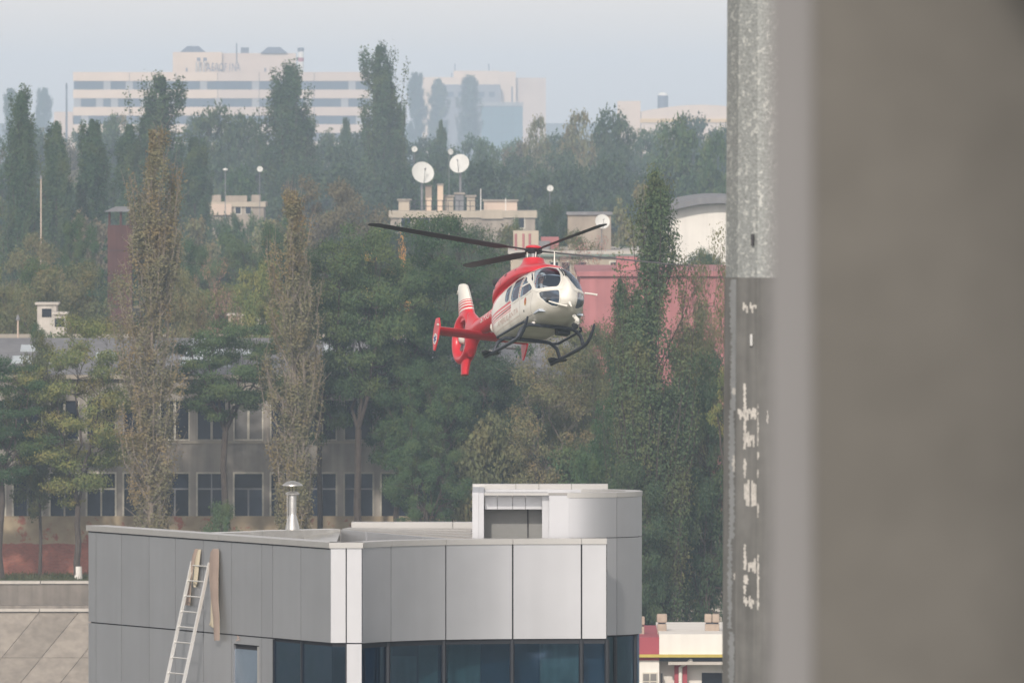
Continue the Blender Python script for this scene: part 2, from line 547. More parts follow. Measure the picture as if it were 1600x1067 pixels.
nt.links.new(bk.outputs["Color"], mx.inputs["A"]); nt.links.new(r2.outputs["Color"], mx.inputs["B"])
nt.links.new(mx.outputs["Result"], bs.inputs["Base Color"])
M['brick'] = mb_

ws_ = empty("workshop_building", (X(400, D0), D0, 0), "long old grey plastered workshop with brick plinth behind the trees", "building")
xl, xr = X(-60, D0), X(905, D0)
zpl, zw1 = Zp(806, D0), Zp(740, D0)          # plinth top, lower window head
zu0, zu1 = Zp(688, D0), Zp(626, D0)          # upper windows
zev = Zp(592, D0)
MB().box((xl, D0 - 0.06, -0.4), (xr, D0 + 10, zpl)).build("plinth", M['brick'], ws_)
# wall as piers and bands round real openings
cols = [309 + 57.5 * k for k in range(-7, 11)]
WW = 43 * S0
wall = MB()
wall.box((xl, D0, zw1), (xr, D0 + 0.45, zu0))
wall.box((xl, D0, zu1), (xr, D0 + 0.45, zev))
edges = [xl]
for c in cols:
    edges += [X(c, D0), X(c, D0) + WW]
edges += [xr]
for i in range(0, len(edges), 2):
    if edges[i + 1] > edges[i]:
        wall.box((edges[i], D0, zpl), (edges[i + 1], D0 + 0.45, zw1))
        wall.box((edges[i], D0, zu0), (edges[i + 1], D0 + 0.45, zu1))
wall.box((xl, D0 + 9.6, zpl), (xr, D0 + 10, zev))
wall.box((xl, D0 + 0.45, zpl), (xl + 0.4, D0 + 9.6, zev)); wall.box((xr - 0.4, D0 + 0.45, zpl), (xr, D0 + 9.6, zev))
wall.box((xl + 0.4, D0 + 4.5, zpl), (xr - 0.4, D0 + 4.8, zev))
wall.build("wall", M['plaster'], ws_)
MB().box((xl + .4, D0 + .46, zw1 + 0.6), (xr - .4, D0 + 4.5, zw1 + 0.8)).build("floor_slab", M['concrete_dark'], ws_)
MB().box((xl - 0.2, D0 - 0.05, zu0 - 0.16), (xr, D0 + 0.1, zu0 - 0.03)).build("sill_course", M['plaster_band'], ws_)
MB().box((xl - 0.3, D0 - 0.35, zev), (xr + .2, D0 + 0.5, zev + 0.22)).build("cornice", M['plaster_band'], ws_)
rnd = random.Random(3)
for i, c in enumerate(cols):
    x0 = X(c, D0); x1 = x0 + WW
    # lower window: white surround, dark glass, transom and mullion
    f = MB(); t = 0.09
    f.box((x0 - t, D0 - 0.035, zpl + 0.003), (x0, D0 + 0.2, zw1 + t)); f.box((x1, D0 - 0.035, zpl + 0.003), (x1 + t, D0 + 0.2, zw1 + t))
    f.box((x0, D0 - 0.035, zw1), (x1, D0 + 0.2, zw1 + t))
    win = f.build("window", M['frame_white'], ws_)
    zt = zpl + (zw1 - zpl) * 0.64; xm = (x0 + x1) / 2
    bars = MB()
    mm = M['frame_white'] if rnd.random() < 0.5 else M['mid_metal']
    bars.box((x0, D0 + 0.19, zt - 0.04), (x1, D0 + 0.26, zt + 0.04)); bars.box((xm - 0.045, D0 + 0.19, zpl), (xm + 0.045, D0 + 0.26, zt - 0.04))
    if rnd.random() < 0.35: bars.box((xm - 0.03, D0 + 0.19, zt + 0.04), (xm + 0.03, D0 + 0.26, zw1))
    o = bars.build("glazing_bar", mm, win)
    for (a, bb, cc, dd) in ((x0, xm - 0.045, zpl, zt - 0.04), (xm + 0.045, x1, zpl, zt - 0.04), (x0, x1, zt + 0.04, zw1)):
        MB().box((a, D0 + 0.225, cc), (bb, D0 + 0.235, dd)).build("pane", M['dark_glass'], win)
    # upper window
    f = MB()
    f.box((x0 - 0.06, D0 - 0.02, zu0 - 0.025), (x0, D0 + 0.2, zu1)); f.box((x1, D0 - 0.02, zu0 - 0.025), (x1 + 0.06, D0 + 0.2, zu1))
    f.box((x0, D0 + 0.12, zu0 - 0.02), (x1, D0 + 0.24, zu0 + 0.06)); f.box((xm - 0.06, D0 + 0.12, zu0 + 0.06), (xm + 0.06, D0 + 0.24, zu1))
    win = f.build("window", M['frame_white'], ws_)
    shut = (i % 18) in (8, 13)
    for (a, bb) in ((x0, xm - 0.06), (xm + 0.06, x1)):
        MB().box((a, D0 + 0.18, zu0 + 0.06), (bb, D0 + 0.19, zu1)).build("pane", M['blind'] if shut else M['dark_glass'], win)
# sheet roof with pale skylights
D1, zr = 731.0, Zp(528, 731.0)
rf = MB()
rf.add([(xl - .3, D0 - .3, zev + .23), (xr + .3, D0 - .3, zev + .23), (xr + .3, D1, zr), (xl - .3, D1, zr), (xl - .3, D1 + 10, zev), (xr + .3, D1 + 10, zev)], [(0, 1, 2, 3), (3, 2, 5, 4)])
roof = rf.build("roof", M['roof_grey'], ws_)
slope = Vector((0, D1 - D0 + .3, zr - zev - .23))
for a, bb, t0, t1 in ((282, 318, .25, .42), (290, 350, .50, .68), (322, 362, .20, .34), (366, 398, .52, .64), (296, 330, .80, .92), (486, 520, .25, .42), (532, 566, .25, .44),
                      (505, 545, .60, .74), (20, 50, .3, .45), (30, 62, .62, .75), (62, 80, .3, .42), (150, 180, .4, .55), (640, 690, .30, .42), (600, 640, .62, .74)):
    p0 = Vector((X(a, D0 + 5), D0 - .3, zev + .23)); wd = (bb - a) / FPX * (D0 + 5)
    n = slope.cross(Vector((1, 0, 0))).normalized() * -0.12
    if n.z < 0: n = -n
    q = [p0 + slope * t0, p0 + slope * t0 + Vector((wd, 0, 0)), p0 + slope * t1 + Vector((wd, 0, 0)), p0 + slope * t1]
    MB().extrude([v + n * 0.03 for v in q], n).build("skylight", M['skylight'], roof)

# flat-roofed hall behind it, with white huts on the roof
D2 = 790.0
hall = empty("flat_roofed_hall", (X(400, D2), D2, 0), "low flat-roofed hall with pinkish coping behind the grey workshop", "building")
z2 = Zp(531, D2)
MB().box((X(-40, D2), D2, -0.3), (X(700, D2), D2 + 40, z2 - 0.3)).build("wall", M['beige'], hall)
for k in range(19):
    MB().box((X(-40 + 39 * k, D2) + .02, D2 - .15, z2 - .297), (X(-40 + 39 * (k + 1), D2) - .02, D2 + .4, z2)).build("coping", M['cream_dull'], hall)
M['hut'] = mat("hut_white", (0.50, 0.47, 0.43), 0.8, var=0.2, scale=1.0, streak=0.25)


def hut(px0, px1, pt, pb, D, label, nwin=1, mt='hut', group="white huts on the flat roof"):
    zb = z2 - .297; zt = Zp(pt, D)
    e = empty("roof_hut", (X((px0 + px1) / 2, D), D, zb), label, "hut", group)
    MB().box((X(px0, D), D, zb), (X(px1, D), D + 3.2, zt - .12)).build("wall", M[mt], e)
    MB().box((X(px0, D) - .12, D - .15, zt - .118), (X(px1, D) + .12, D + 3.4, zt)).build("roof", M['coping'], e)
    w_ = (px1 - px0) / FPX * D
    for k in range(nwin):
        cx = X(px0, D) + w_ * (k + .5) / nwin
        MB().box((cx - .28, D - .02, zt - .85), (cx + .28, D + .1, zt - .35)).build("window", M['dark_glass'], e)


hut(58, 88, 473, 500, 812, "larger white hut on the flat roof at the left, above the yellow-green tree")
hut(84, 102, 488, 508, 806, "small white hut beside the larger one on the flat roof", 1)
hut(387, 420, 498, 520, 806, "white hut with flat top on the roof between the two brown poplars", 2)
hut(357, 380, 490, 512, 812, "small cream hut with rusty side on the roof, left of a white one", 1, 'beige')
hut(560, 584, 489, 520, 812, "narrow pale hut glimpsed through the forked tree", 1)

# ------------------------------------------------------------------ rusty tower
Dt = 940.0
xa, xb = X(168, Dt), X(206, Dt)
tw_ = empty("rusty_tower", ((xa + xb) / 2, Dt, 0), "square rusty red sheet-metal tower with small roof on posts", "tower")
zt = Zp(352, Dt)
for (a, bb) in ((Zp(480, Dt) - 8.6, Zp(478, Dt)), (Zp(478, Dt) + .05, Zp(431, Dt)), (Zp(431, Dt) + .06, Zp(392, Dt)), (Zp(392, Dt) + .04, zt)):
    MB().box((xa, Dt, a), (xb, Dt + 1.7, bb)).build("cladding_panel", M['rust'], tw_)
MB().box((xa + .08, Dt + .08, 0), (xb - .08, Dt + 1.6, zt - .05)).build("core", M['dark_metal'], tw_)
for sx in (xa + .05, (xa + xb) / 2, xb - .17):
    MB().box((sx, Dt + .05, zt), (sx + .12, Dt + .17, Zp(331, Dt))).build("post", M['rust'], tw_)
    MB().box((sx, Dt + 1.5, zt), (sx + .12, Dt + 1.62, Zp(331, Dt))).build("post", M['rust'], tw_)
zz = Zp(331, Dt); zr_ = Zp(323, Dt)
MB().add([(xa - .25, Dt - .3, zz), (xb + .3, Dt - .3, zz), (xb + .3, Dt + 2, zz), (xa - .25, Dt + 2, zz), ((xa + xb) / 2 - .3, Dt + .8, zr_), ((xa + xb) / 2 + .6, Dt + .8, zr_)],
         [(0, 3, 2, 1), (0, 1, 5, 4), (1, 2, 5), (2, 3, 4, 5), (3, 0, 4)]).build("roof", M['roof_grey'], tw_)


# ------------------------------------------------------------------ apartment roofs, dishes, halls in the middle distance
def block(name, px0, px1, ptop, D, depth, m, label, cat="building", z0=0.0, cop='coping', ch=0.35, name2="wall"):
    e = empty(name, (X((px0 + px1) / 2, D), D, z0), label, cat)
    zt = Zp(ptop, D)
    MB().box((X(px0, D), D, z0), (X(px1, D), D + depth, zt - ch)).build(name2, M[m], e)
    if cop:
        MB().box((X(px0, D) - .2, D - .25, zt - ch + .003), (X(px1, D) + .2, D + depth + .2, zt)).build("cornice", M[cop], e)
    return e, zt


def window_row(e, pxs, w, pt, pb, D, m='dark_glass', fm='frame_white'):
    for c in pxs:
        x0, x1 = X(c - w / 2, D), X(c + w / 2, D)
        f = MB(); t = 0.1
        f.box((x0 - t, D - .06, Zp(pb, D) - t), (x1 + t, D - .02, Zp(pt, D) + t))
        o = f.build("window", M[fm], e)
        MB().box((x0, D - .08, Zp(pb, D)), (x1, D - .063, Zp(pt, D))).build("pane", M[m], o)


M['dish_white'] = mat('dish_enamel', (0.60, 0.60, 0.57), 0.6, var=0.08, scale=1.2)


def dish(px, py, wpx, hpx, D, zroof, label, tilt=(0.15, 0.3), group="white satellite dishes above the roofs", mast=0.035):
    """satellite dish: bowl on a mast, feed arm and feed horn"""
    c = P(px, py, D)
    e = empty("satellite_dish", (c.x, c.y, zroof), label, "dish", group)
    r = max(wpx, hpx) / 2 / FPX * D
    ax = Vector((tilt[0], -1.0, tilt[1])).normalized()
    prof = [(0.02, 0)] + [(r * i / 8, 0.22 * r * (i / 8) ** 2) for i in range(1, 9)] + [(r * 1.015, 0.22 * r - 0.0), (r * 0.99, 0.22 * r - 0.05)] + [(r * i / 8, 0.22 * r * (i / 8) ** 2 - 0.06) for i in range(7, 0, -1)]
    MB().lathe(prof, c, ax, 36).build("bowl", M['dish_white'], e, smooth=True)
    u = Vector((0, 0, 1)); u = (u - ax * u.dot(ax)).normalized()
    focus = c + ax * r * 1.0
    MB().tube([c - u * r * .98 + ax * .2 * r, focus], r * 0.03, 6).build("feed_arm", M['mid_metal'], e)
    MB().tube([focus - ax * .05, focus + ax * .12 * r + ax * .08], r * 0.075, 8).build("feed_horn", M['mid_metal'], e)
    back = c - ax * 0.25
    MB().tube([(back.x, back.y, zroof), (back.x, back.y, c.z - r * .2), back, c], [mast, mast, mast * .9, mast * .8], 8).build("mast", M['mid_metal'], e)
    return e


M['beige_dull'] = mat('stained_beige_render', (0.34, 0.29, 0.24), 0.9, var=0.2, scale=0.35, streak=0.25)
Da = 1450.0
ap, zt = block("apartment_block", 610, 836, 330, Da, 14, 'beige_dull', "beige apartment block with cluttered flat roof below the satellite dishes", cop='beige', ch=.7)
window_row(ap, [634, 664, 690, 812], 14, 340, 356, Da)
MB().box((X(752, Da), Da - .3, Zp(342, Da)), (X(786, Da), Da, Zp(328, Da))).build("stair_head", M['beige'], ap)
b = MB()
for k in range(13):
    xx = X(640 + k * 8.6, Da); b.tube([(xx, Da + .3, zt), (xx, Da + .3, zt + 1.1)], .035, 4)
for h in (.5, 1.1): b.tube([(X(640, Da), Da + .3, zt + h), (X(744, Da), Da + .3, zt + h)], .035, 4)
b.build("railing", M['dark_metal'], ap)
for px0, px1, pt in ((664, 674, 292), (683, 692, 290)):
    o = MB().box((X(px0, Da), Da + 5, zt), (X(px1, Da), Da + 5.8, Zp(pt, Da + 5))).build("chimney", M['cream'], ap)
    MB().box((X(px0, Da) - .08, Da + 4.9, Zp(pt, Da + 5) + .003), (X(px1, Da) + .08, Da + 5.9, Zp(pt, Da + 5) + .18)).build("cap", M['concrete'], o)
for px0, px1, pt, mt in ((694, 708, 308, 'beige'), (711, 724, 304, 'roof_grey'), (729, 742, 308, 'beige'), (756, 808, 315, 'cream_dull'), (622, 640, 314, 'beige')):
    o = MB().box((X(px0, Da), Da + 7, zt), (X(px1, Da), Da + 9.5, Zp(pt, Da + 7))).build("roof_box", M[mt], ap)
    MB().box((X(px0, Da) - .15, Da + 6.8, Zp(pt, Da + 7) + .003), (X(px1, Da) + .15, Da + 9.7, Zp(pt, Da + 7) + .2)).build("lid", M['concrete'], o)
for px, pt in ((751, 295), (790, 310)):
    MB().tube([(X(px, Da), Da + 4, zt), (X(px, Da), Da + 4, Zp(pt, Da + 4))], .05, 5).build("antenna", M['white_paint'], ap)
dish(660, 271, 35, 31, Da + 3, zt, "larger nearer white satellite dish above the pale chimneys", (0.28, 0.42), mast=.13)
dish(718.5, 257, 31, 27, Da + 10, zt, "second large white satellite dish, up and right of the first", (-0.25, 0.45), mast=.13)
zfar = Zp(330, Da)
dish(647.5, 233.5, 9, 9, 1480, 0, "tiny white dish on a mast above the left large dish", (0.1, 0.2))
dish(703.5, 237.5, 7, 9.5, 1480, 0, "tiny white dish on a mast above the right large dish", (0.6, 0.2))
dish(406, 264.5, 9, 9, 1420, 0, "tiny white dish alone in the trees under the twin-topped poplar", (0.1, 0.2))
dish(859.5, 294.5, 10, 10, 1370, 0, "small white dish above the rotor hub, in front of the wood", (0.1, 0.2))

# second apartment roof left of the brown tree
Db = 1460.0
ab, ztb = block("apartment_block", 328, 412, 316, Db, 12, 'beige_dull', "pale roof and upper wall of a house left of the wide brown tree", cop='beige', ch=.5)
MB().box((X(331, Db), Db - .4, Zp(336, Db)), (X(362, Db), Db, Zp(319, Db))).build("balcony", M['cream_dull'], ab)
for px0, px1, pt in ((330, 344, 305), (352, 385, 306), (392, 406, 305)):
    MB().box((X(px0, Db), Db + 3, ztb), (X(px1, Db), Db + 6, Zp(pt, Db + 3))).build("roof_box", M['beige_dull'], ab)
window_row(ab, [372, 388], 8, 322, 334, Db)

# pale hall behind the rotor hub
Dc = 985.0
pc, ztc = block("pale_hall", 798, 1000, 392, Dc, 30, 'beige', "long pale hall with greenish eaves behind the rotor hub", cop='coping', ch=.35)
MB().box((X(796, Dc), Dc - .35, Zp(401, Dc)), (X(1000, Dc), Dc - .003, Zp(397, Dc))).build("eaves_gutter", mat("green_gutter", (0.16, 0.2, 0.17), 0.8), pc)
window_row(pc, [822, 866, 884, 910, 960], 12, 410, 436, Dc)
MB().box((X(888, Dc), Dc + 8, ztc), (X(956, Dc), Dc + 16, Zp(336, Dc + 8))).build("plant_room", M['beige_dull'], pc)
MB().box((X(886, Dc), Dc + 7.8, Zp(336, Dc + 8) + .003), (X(958, Dc), Dc + 16.2, Zp(332, Dc + 8))).build("lid", M['roof_grey'], pc)
for px0, px1, pt, mt in ((802, 842, 362, 'beige'), (846, 874, 372, 'pink_wall'), (812, 860, 378, 'roof_grey')):
    MB().box((X(px0, Dc), Dc + 4 + px0 * .01, ztc), (X(px1, Dc), Dc + 7 + px0 * .01, Zp(pt, Dc + 5))).build("roof_box", M[mt], pc)
for px in (806, 818, 828):
    MB().tube([(X(px, Dc), Dc + 3.6, ztc), (X(px, Dc), Dc + 3.6, Zp(366, Dc))], .09, 6).build("vent_pipe", M['pink_wall'], pc)
dish(941, 347, 23, 22, Dc + 3, ztc, "white satellite dish right behind the tip of the raised rotor blade", (0.2, 0.35))

# big faded red wall
De = 835.0
rw, zte = block("red_hall", 906, 1180, 424, De, 36, 'pink_wall', "windowless faded red hall behind the helicopter's nose", cop='pink_wall', ch=.3)
for k, px in enumerate((930, 986, 1046, 1104)):
    MB().box((X(px, De), De - .04, 0), (X(px, De) + .12, De - .002, zte - .31)).build("downpipe", M['pink_wall'], rw)
MB().box((X(965, De), De + 6, zte), (X(1000, De), De + 14, Zp(402, De + 6))).build("roof_box", M['pink_wall'], rw)

# white shed with shallow curved roof
Df = 1060.0
sh = empty("curved_roof_shed", (X(1110, Df), Df, 0), "bright white shed with shallow curved grey roof beside the mast", "shed")
zb_, zc_ = Zp(352, Df), Zp(317, Df)
pts = [(X(1030, Df), zb_ - 1.2)]
n = 14
for i in range(n + 1):
    t = i / n
    pts.append((X(1030 + 190 * t, Df), Zp(341 - 23 * math.sin(math.pi * (0.08 + t * .84)), Df)))
pts.append((X(1220, Df), zb_ - 1.2))
poly = [(p[0], Df, p[1]) for p in pts]
poly = [(poly[0][0], Df, 0)] + poly[1:-1] + [(poly[-1][0], Df, 0)]
MB().extrude(poly, (0, 40, 0)).build("wall", M['white_wall'], sh)
rows_ = []
for i, p in enumerate(pts[1:-1]): rows_.append([(p[0], Df - 1.2, p[1] + .03), (p[0], Df - 1.2, p[1] + .55), (p[0], Df + 41, p[1] + .55), (p[0], Df + 41, p[1] + .03)])
MB().grid(rows_, True).build("roof", M['roof_grey'], sh)

# poles among the poplars
for px, pt, D, lab in ((64, 280, 1150, "thin pale pole standing among the left poplars"), (28, 500, 790, "short pale post left of the white roof huts")):
    e = ground_thing("pole", px, D, lab, "pole")
    MB().tube([(X(px, D), D, 0), (X(px, D), D, Zp(pt, D))], [.09, .05], 8).build("shaft", M['cream_dull'], e)
    MB().tube([(X(px, D), D, Zp(pt, D)), (X(px, D), D, Zp(pt, D) + .3)], [.13, .05], 8).build("cap", M['mid_metal'], e)
e = ground_thing("street_lamp", 352, 1450, "small red and white topped lamp mast above the pale house roof", "lamp")
MB().tube([(X(352, 1450), 1450, 0), (X(352, 1450), 1450, Zp(267, 1450))], [.08, .04], 6).build("post", M['mid_metal'], e)
MB().lathe([(.08, 0), (.26, .08), (.24, .2), (.06, .26)], P(352, 267, 1450), n=16).build("lamp_head", M['white_paint'], e)

# ------------------------------------------------------------------ the lettered factory on the skyline
Dg = 4800.0
fa = empty("factory_block", (X(345, Dg), Dg, 0), "long cream factory with window bands and rooftop lettering on the skyline", "building")
x0, x1 = X(114, Dg), X(578, Dg)
M['far_glass'] = mat("far_window_glass", (0.035, 0.055, 0.08), 0.2, var=0.2, scale=.2)
M['far_blind'] = mat("far_blind", (0.30, 0.30, 0.30), 0.8)
M['sign_blue'] = mat("sign_blue", (0.06, 0.08, 0.13), 0.6)
bands = [(113, 127), (140.5, 154), (167.5, 181), (194.5, 208), (221.5, 286)]
MB().box((x0 + .6, Dg + .7, 0), (x1 - .6, Dg + 18, Zp(114, Dg))).build("core", M['dark_metal'], fa)
seams = [114, 202, 275, 340, 405, 491, 578]
for (a, bb) in bands:
    for i in range(len(seams) - 1):
        MB().box((X(seams[i], Dg) + .09, Dg, Zp(min(bb, 286), Dg)), (X(seams[i + 1], Dg) - .09, Dg + .68, Zp(a, Dg))).build("wall_panel", M['cream'] if i < 3 else M['cream_dull'], fa)  # right-hand panels duller: slight shade put into the colour
    MB().box((x1 - .66, Dg + .69, Zp(min(bb, 286), Dg)), (x1, Dg + 18, Zp(a, Dg))).build("wall_panel", M['cream_dull'], fa)
    MB().box((x0, Dg + .69, Zp(min(bb, 286), Dg)), (x0 + .58, Dg + 18, Zp(a, Dg))).build("wall_panel", M['cream_dull'], fa)
rnd = random.Random(9)
for (a, bb) in ((127, 140.5), (154, 167.5), (181, 194.5)):
    px = 115.0
    while px < 570:
        w = 11.6
        m = M['far_blind'] if rnd.random() < 0.13 else M['far_glass']
        MB().box((X(px + .3, Dg), Dg + .35, Zp(bb, Dg)), (X(px + w - .3, Dg), Dg + .5, Zp(a, Dg))).build("pane", m, fa)
        px += w
Dh = Dg + 4
MB().box((X(270, Dh), Dh, Zp(113, Dh) - .3), (X(347, Dh), Dh + 10, Zp(82, Dh))).build("penthouse", M['cream'], fa)
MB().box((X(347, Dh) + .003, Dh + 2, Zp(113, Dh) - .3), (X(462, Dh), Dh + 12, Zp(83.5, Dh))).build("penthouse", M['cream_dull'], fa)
M['slate'] = mat("slate_grey", (0.10, 0.115, 0.15), 0.7)
for a, bb, pt, pb in ((281, 321, 72.5, 82), (407, 449, 74, 83.5)):
    xa_, xb_ = X(a, Dh), X(bb, Dh); za, zb2 = Zp(pb, Dh), Zp(pt, Dh)
    d = (xb_ - xa_)
    MB().add([(xa_, Dh + 1, za), (xb_, Dh + 1, za), (xb_, Dh + 8, za), (xa_, Dh + 8, za), (xa_ + d * .27, Dh + 3, zb2), (xb_ - d * .27, Dh + 3, zb2), (xb_ - d * .27, Dh + 6, zb2), (xa_ + d * .27, Dh + 6, zb2)],
             [(0, 3, 2, 1), (4, 5, 6, 7), (0, 1, 5, 4), (1, 2, 6, 5), (2, 3, 7, 6), (3, 0, 4, 7)]).build("hipped_skylight", M['slate'], fa)
MB().box((X(376, Dh), Dh + 3, Zp(83.5, Dh)), (X(388.5, Dh), Dh + 5, Zp(74.5, Dh))).build("tank", M['slate'], fa)
MB().tube([(X(369.5, Dh), Dh + 1.9, Zp(100, Dh)), (X(369.5, Dh), Dh + 1.9, Zp(67.5, Dh))], .22, 5).build("antenna", M['slate'], fa)
# rooftop letters: separate flat characters standing on the parapet
for i, ch in enumerate("AEROFINA"):
    me = text_mesh(ch, 3.9, 'CENTER', 0.2)
    for v in me.vertices:
        v.co = Vector((v.co.x * 0.56, 0, v.co.y)) + Vector((0, v.co.z, 0))
    o = link("letter", me, M['sign_blue'], fa)
    o.location = Vector((X(326 + 6.6 * i, Dg), Dg + 1.0, Zp(106, Dg))) - Vector(fa.location)
lg = MB()
for px in (306, 311.5, 318):
    lg.box((X(px, Dg), Dg + 1.1, Zp(113, Dg)), (X(px + 1.6, Dg), Dg + 1.3, Zp(97, Dg)))
lg.build("logo_pillar", M['far_blind'], fa)
for px in (307.5, 317.5):
    MB().box((X(px, Dg), Dg + 1.05, Zp(96, Dg)), (X(px + 5.5, Dg), Dg + 1.35, Zp(90.5, Dg))).build("logo_square", M['slate'], fa)
for px in (290, 413):
    MB().box((X(px, Dg), Dg + 3.5, Zp(112.5, Dg)), (X(px + 2.4, Dg), Dg + 3.9, Zp(106.5, Dg))).build("roof_door", M['slate'], fa)
# low wing
MB().box((X(84, Dg), Dg + 2, 0), (X(113.7, Dg), Dg + 14, Zp(175, Dg))).build("low_wing", M['cream_dull'], fa)
# striped stack
sk = empty("factory_chimney", (X(470, Dg), Dg + 30, 0), "white chimney with one red band beside the twin-topped poplar", "chimney")
Dk = Dg + 30
for a, bb, m, r in ((284, 104, 'white_wall', 1.1), (104, 96.5, 'white_wall', 1.07), (96.4, 90.5, 'red_band', 1.09), (90.4, 81, 'white_wall', 1.04), (80.9, 75, 'slate', 1.13)):
    MB().lathe([(r, 0), (r, Zp(bb, Dk) - Zp(a, Dk))], (X(470, Dk), Dk, Zp(a, Dk)), n=16).build("section", M[m], sk, smooth=True)
e = ground_thing("antenna_mast", 104, 4000, "thin lattice antenna mast at the factory's left end", "mast")
MB().tube([(X(104, 4000), 4000, 0), (X(104, 4000), 4000, Zp(130, 4000))], [.5, .2], 6).build("shaft", M['slate'], e)
MB().box((X(102.5, 4000), 3999.8, Zp(140, 4000)), (X(105.5, 4000), 4000.4, Zp(132, 4000))).build("antenna", M['slate'], e)

# distant cream complex with blue glass block
Di = 6300.0
dc = empty("distant_block", (X(770, Di), Di, 0), "pale distant cream tower blocks right of the three hazy poplars", "building")
for a, bb, pt, dd, m in ((660, 722, 121, 0, 'cream'), (708.5, 781, 111, 3, 'cream'), (781.2, 806, 112.5, 3, 'cream'), (783, 853, 122, 8, 'cream_dull')):  # duller right block: its shaded side is put into the colour
    MB().box((X(a, Di), Di + dd, 0), (X(bb, Di), Di + dd + 12, Zp(pt, Di))).build("wall", M[m], dc)
MB().box((X(688, Di), Di - 6, 0), (X(782, Di), Di - .01, Zp(132.5, Di))).build("grey_wing", M['roof_grey'], dc)
for a in (700, 716, 748, 764):
    MB().box((X(a, Di), Di - 6.1, Zp(152, Di)), (X(a + 9, Di), Di - 6.02, Zp(144, Di))).build("window", M['far_glass'], dc)
for a, pt, pb in ((763, 100, 111), (710, 100, 111), (705, 114, 121)):
    MB().box((X(a, Di), Di + 4, Zp(pb, Di) - .1), (X(a + 1.6, Di), Di + 5, Zp(pt, Di))).build("antenna", M['slate'], dc)
Dj = 5800.0
M['teal'] = mat("far_teal_glass", (0.10, 0.17, 0.20), 0.4, var=.1, scale=.1)
gb = empty("glass_block", (X(785, Dj), Dj, 0), "hazy blue glass office block below the distant cream towers", "building")
MB().box((X(752, Dj) + .3, Dj + .3, 0), (X(817, Dj) - .3, Dj + 12, Zp(166, Dj))).build("core", M['slate'], gb)
MB().box((X(745, Dj), Dj - .2, Zp(166, Dj) + .003), (X(818, Dj), Dj + 12.2, Zp(160, Dj))).build("roof_edge", M['far_blind'], gb)
for i in range(4):
    for j in range(5):
        MB().box((X(752 + 16.3 * i + .3, Dj), Dj, Zp(180 + j * 13.5, Dj)), (X(752 + 16.3 * (i + 1) - .3, Dj), Dj + .28, Zp(167 + j * 13.5, Dj))).build("pane", M['teal'], gb)
MB().box((X(799, Dj), Dj + 2, Zp(160, Dj)), (X(801.5, Dj), Dj + 2.5, Zp(136, Dj))).build("flue", M['slate'], gb)

# pale roofs at the right of the skyline
Dl = 5300.0
fr = empty("distant_hall", (X(1060, Dl), Dl, 0), "distant pale hall with shallow roof and yellow edge beside the mast", "hall")
MB().box((X(965, Dl), Dl + 6, 0), (X(1001, Dl), Dl + 16, Zp(158, Dl))).build("end_block", M['cream'], fr)
ps = [(X(1002, Dl), 0)] + [(X(1002 + i * 20, Dl), Zp(178 - 14 * math.sin(math.pi * (.08 + i / 10 * .9)), Dl)) for i in range(11)] + [(X(1202, Dl), 0)]
MB().extrude([(p[0], Dl, p[1]) for p in ps], (0, 30, 0)).build("wall", M['cream'], fr)
MB().box((X(1000, Dl), Dl - .6, Zp(192, Dl)), (X(1202, Dl), Dl - .003, Zp(186, Dl))).build("yellow_edge", mat("ochre_edge", (.62, .40, .14), .8), fr)
tk = empty("storage_tank", (X(1037.5, Dl), Dl + 40, 0), "grey cylindrical silo with pale cap above the distant hall", "silo")
MB().lathe([(2.05, 0), (2.05, Zp(149.5, Dl + 40))], (X(1037.5, Dl), Dl + 40, 0), n=20).build("shell", M['slate'], tk, smooth=True)
MB().lathe([(2.1, 0), (1.4, .8), (.3, 1.3)], (X(1037.5, Dl), Dl + 40, Zp(149.5, Dl + 40) + .003), n=20).build("cap", M['white_wall'], tk)

# ------------------------------------------------------------------ red and white house, lower right
Dm = 500.0
hs = empty("red_and_white_house", (X(1060, Dm), Dm, -5.6), "red and white flat-fronted house with stubby chimneys, lower right", "house")
ZB = -5.6
MB().box((X(960, Dm), Dm, ZB), (X(1030, Dm), Dm + 12, Zp(1031, Dm))).build("wall", M['white_wall'], hs)
MB().box((X(1030, Dm), Dm + .9, ZB), (X(1180, Dm), Dm + 12, Zp(1031, Dm))).build("recessed_wall", M['white_wall'], hs)
MB().box((X(960, Dm), Dm - .1, Zp(1022, Dm)), (X(1030, Dm) - .004, Dm + 11.6, Zp(995, Dm))).build("red_parapet", M['red_band'], hs)
MB().box((X(1030, Dm), Dm - .14, Zp(1022, Dm)), (X(1180, Dm), Dm + 11.7, Zp(990, Dm))).build("white_parapet", M['white_wall'], hs)
MB().box((X(960, Dm), Dm - .3, Zp(1026, Dm)), (X(1180, Dm), Dm - .144, Zp(1021.5, Dm))).build("yellow_gutter", mat("yellow_gutter", (.45, .36, .08), .6), hs)
MB().box((X(960, Dm), Dm - .08, Zp(1031, Dm) + .003), (X(1030, Dm), Dm + 1, Zp(1022, Dm) - .003)).build("red_trim", M['red_band'], hs)
MB().box((X(1030, Dm) + .003, Dm + .3, Zp(1033, Dm)), (X(1180, Dm), Dm + 1.2, Zp(1022, Dm) - .004)).build("soffit", M['slate'], hs)
MB().box((X(1044, Dm), Dm - .1, Zp(1038, Dm)), (X(1180, Dm), Dm + .88, Zp(1033.2, Dm))).build("porch_roof", M['coping'], hs)
MB().box((X(1054, Dm), Dm + .5, ZB), (X(1074, Dm), Dm + .895, Zp(1038.2, Dm))).build("red_pier", M['red_band'], hs)
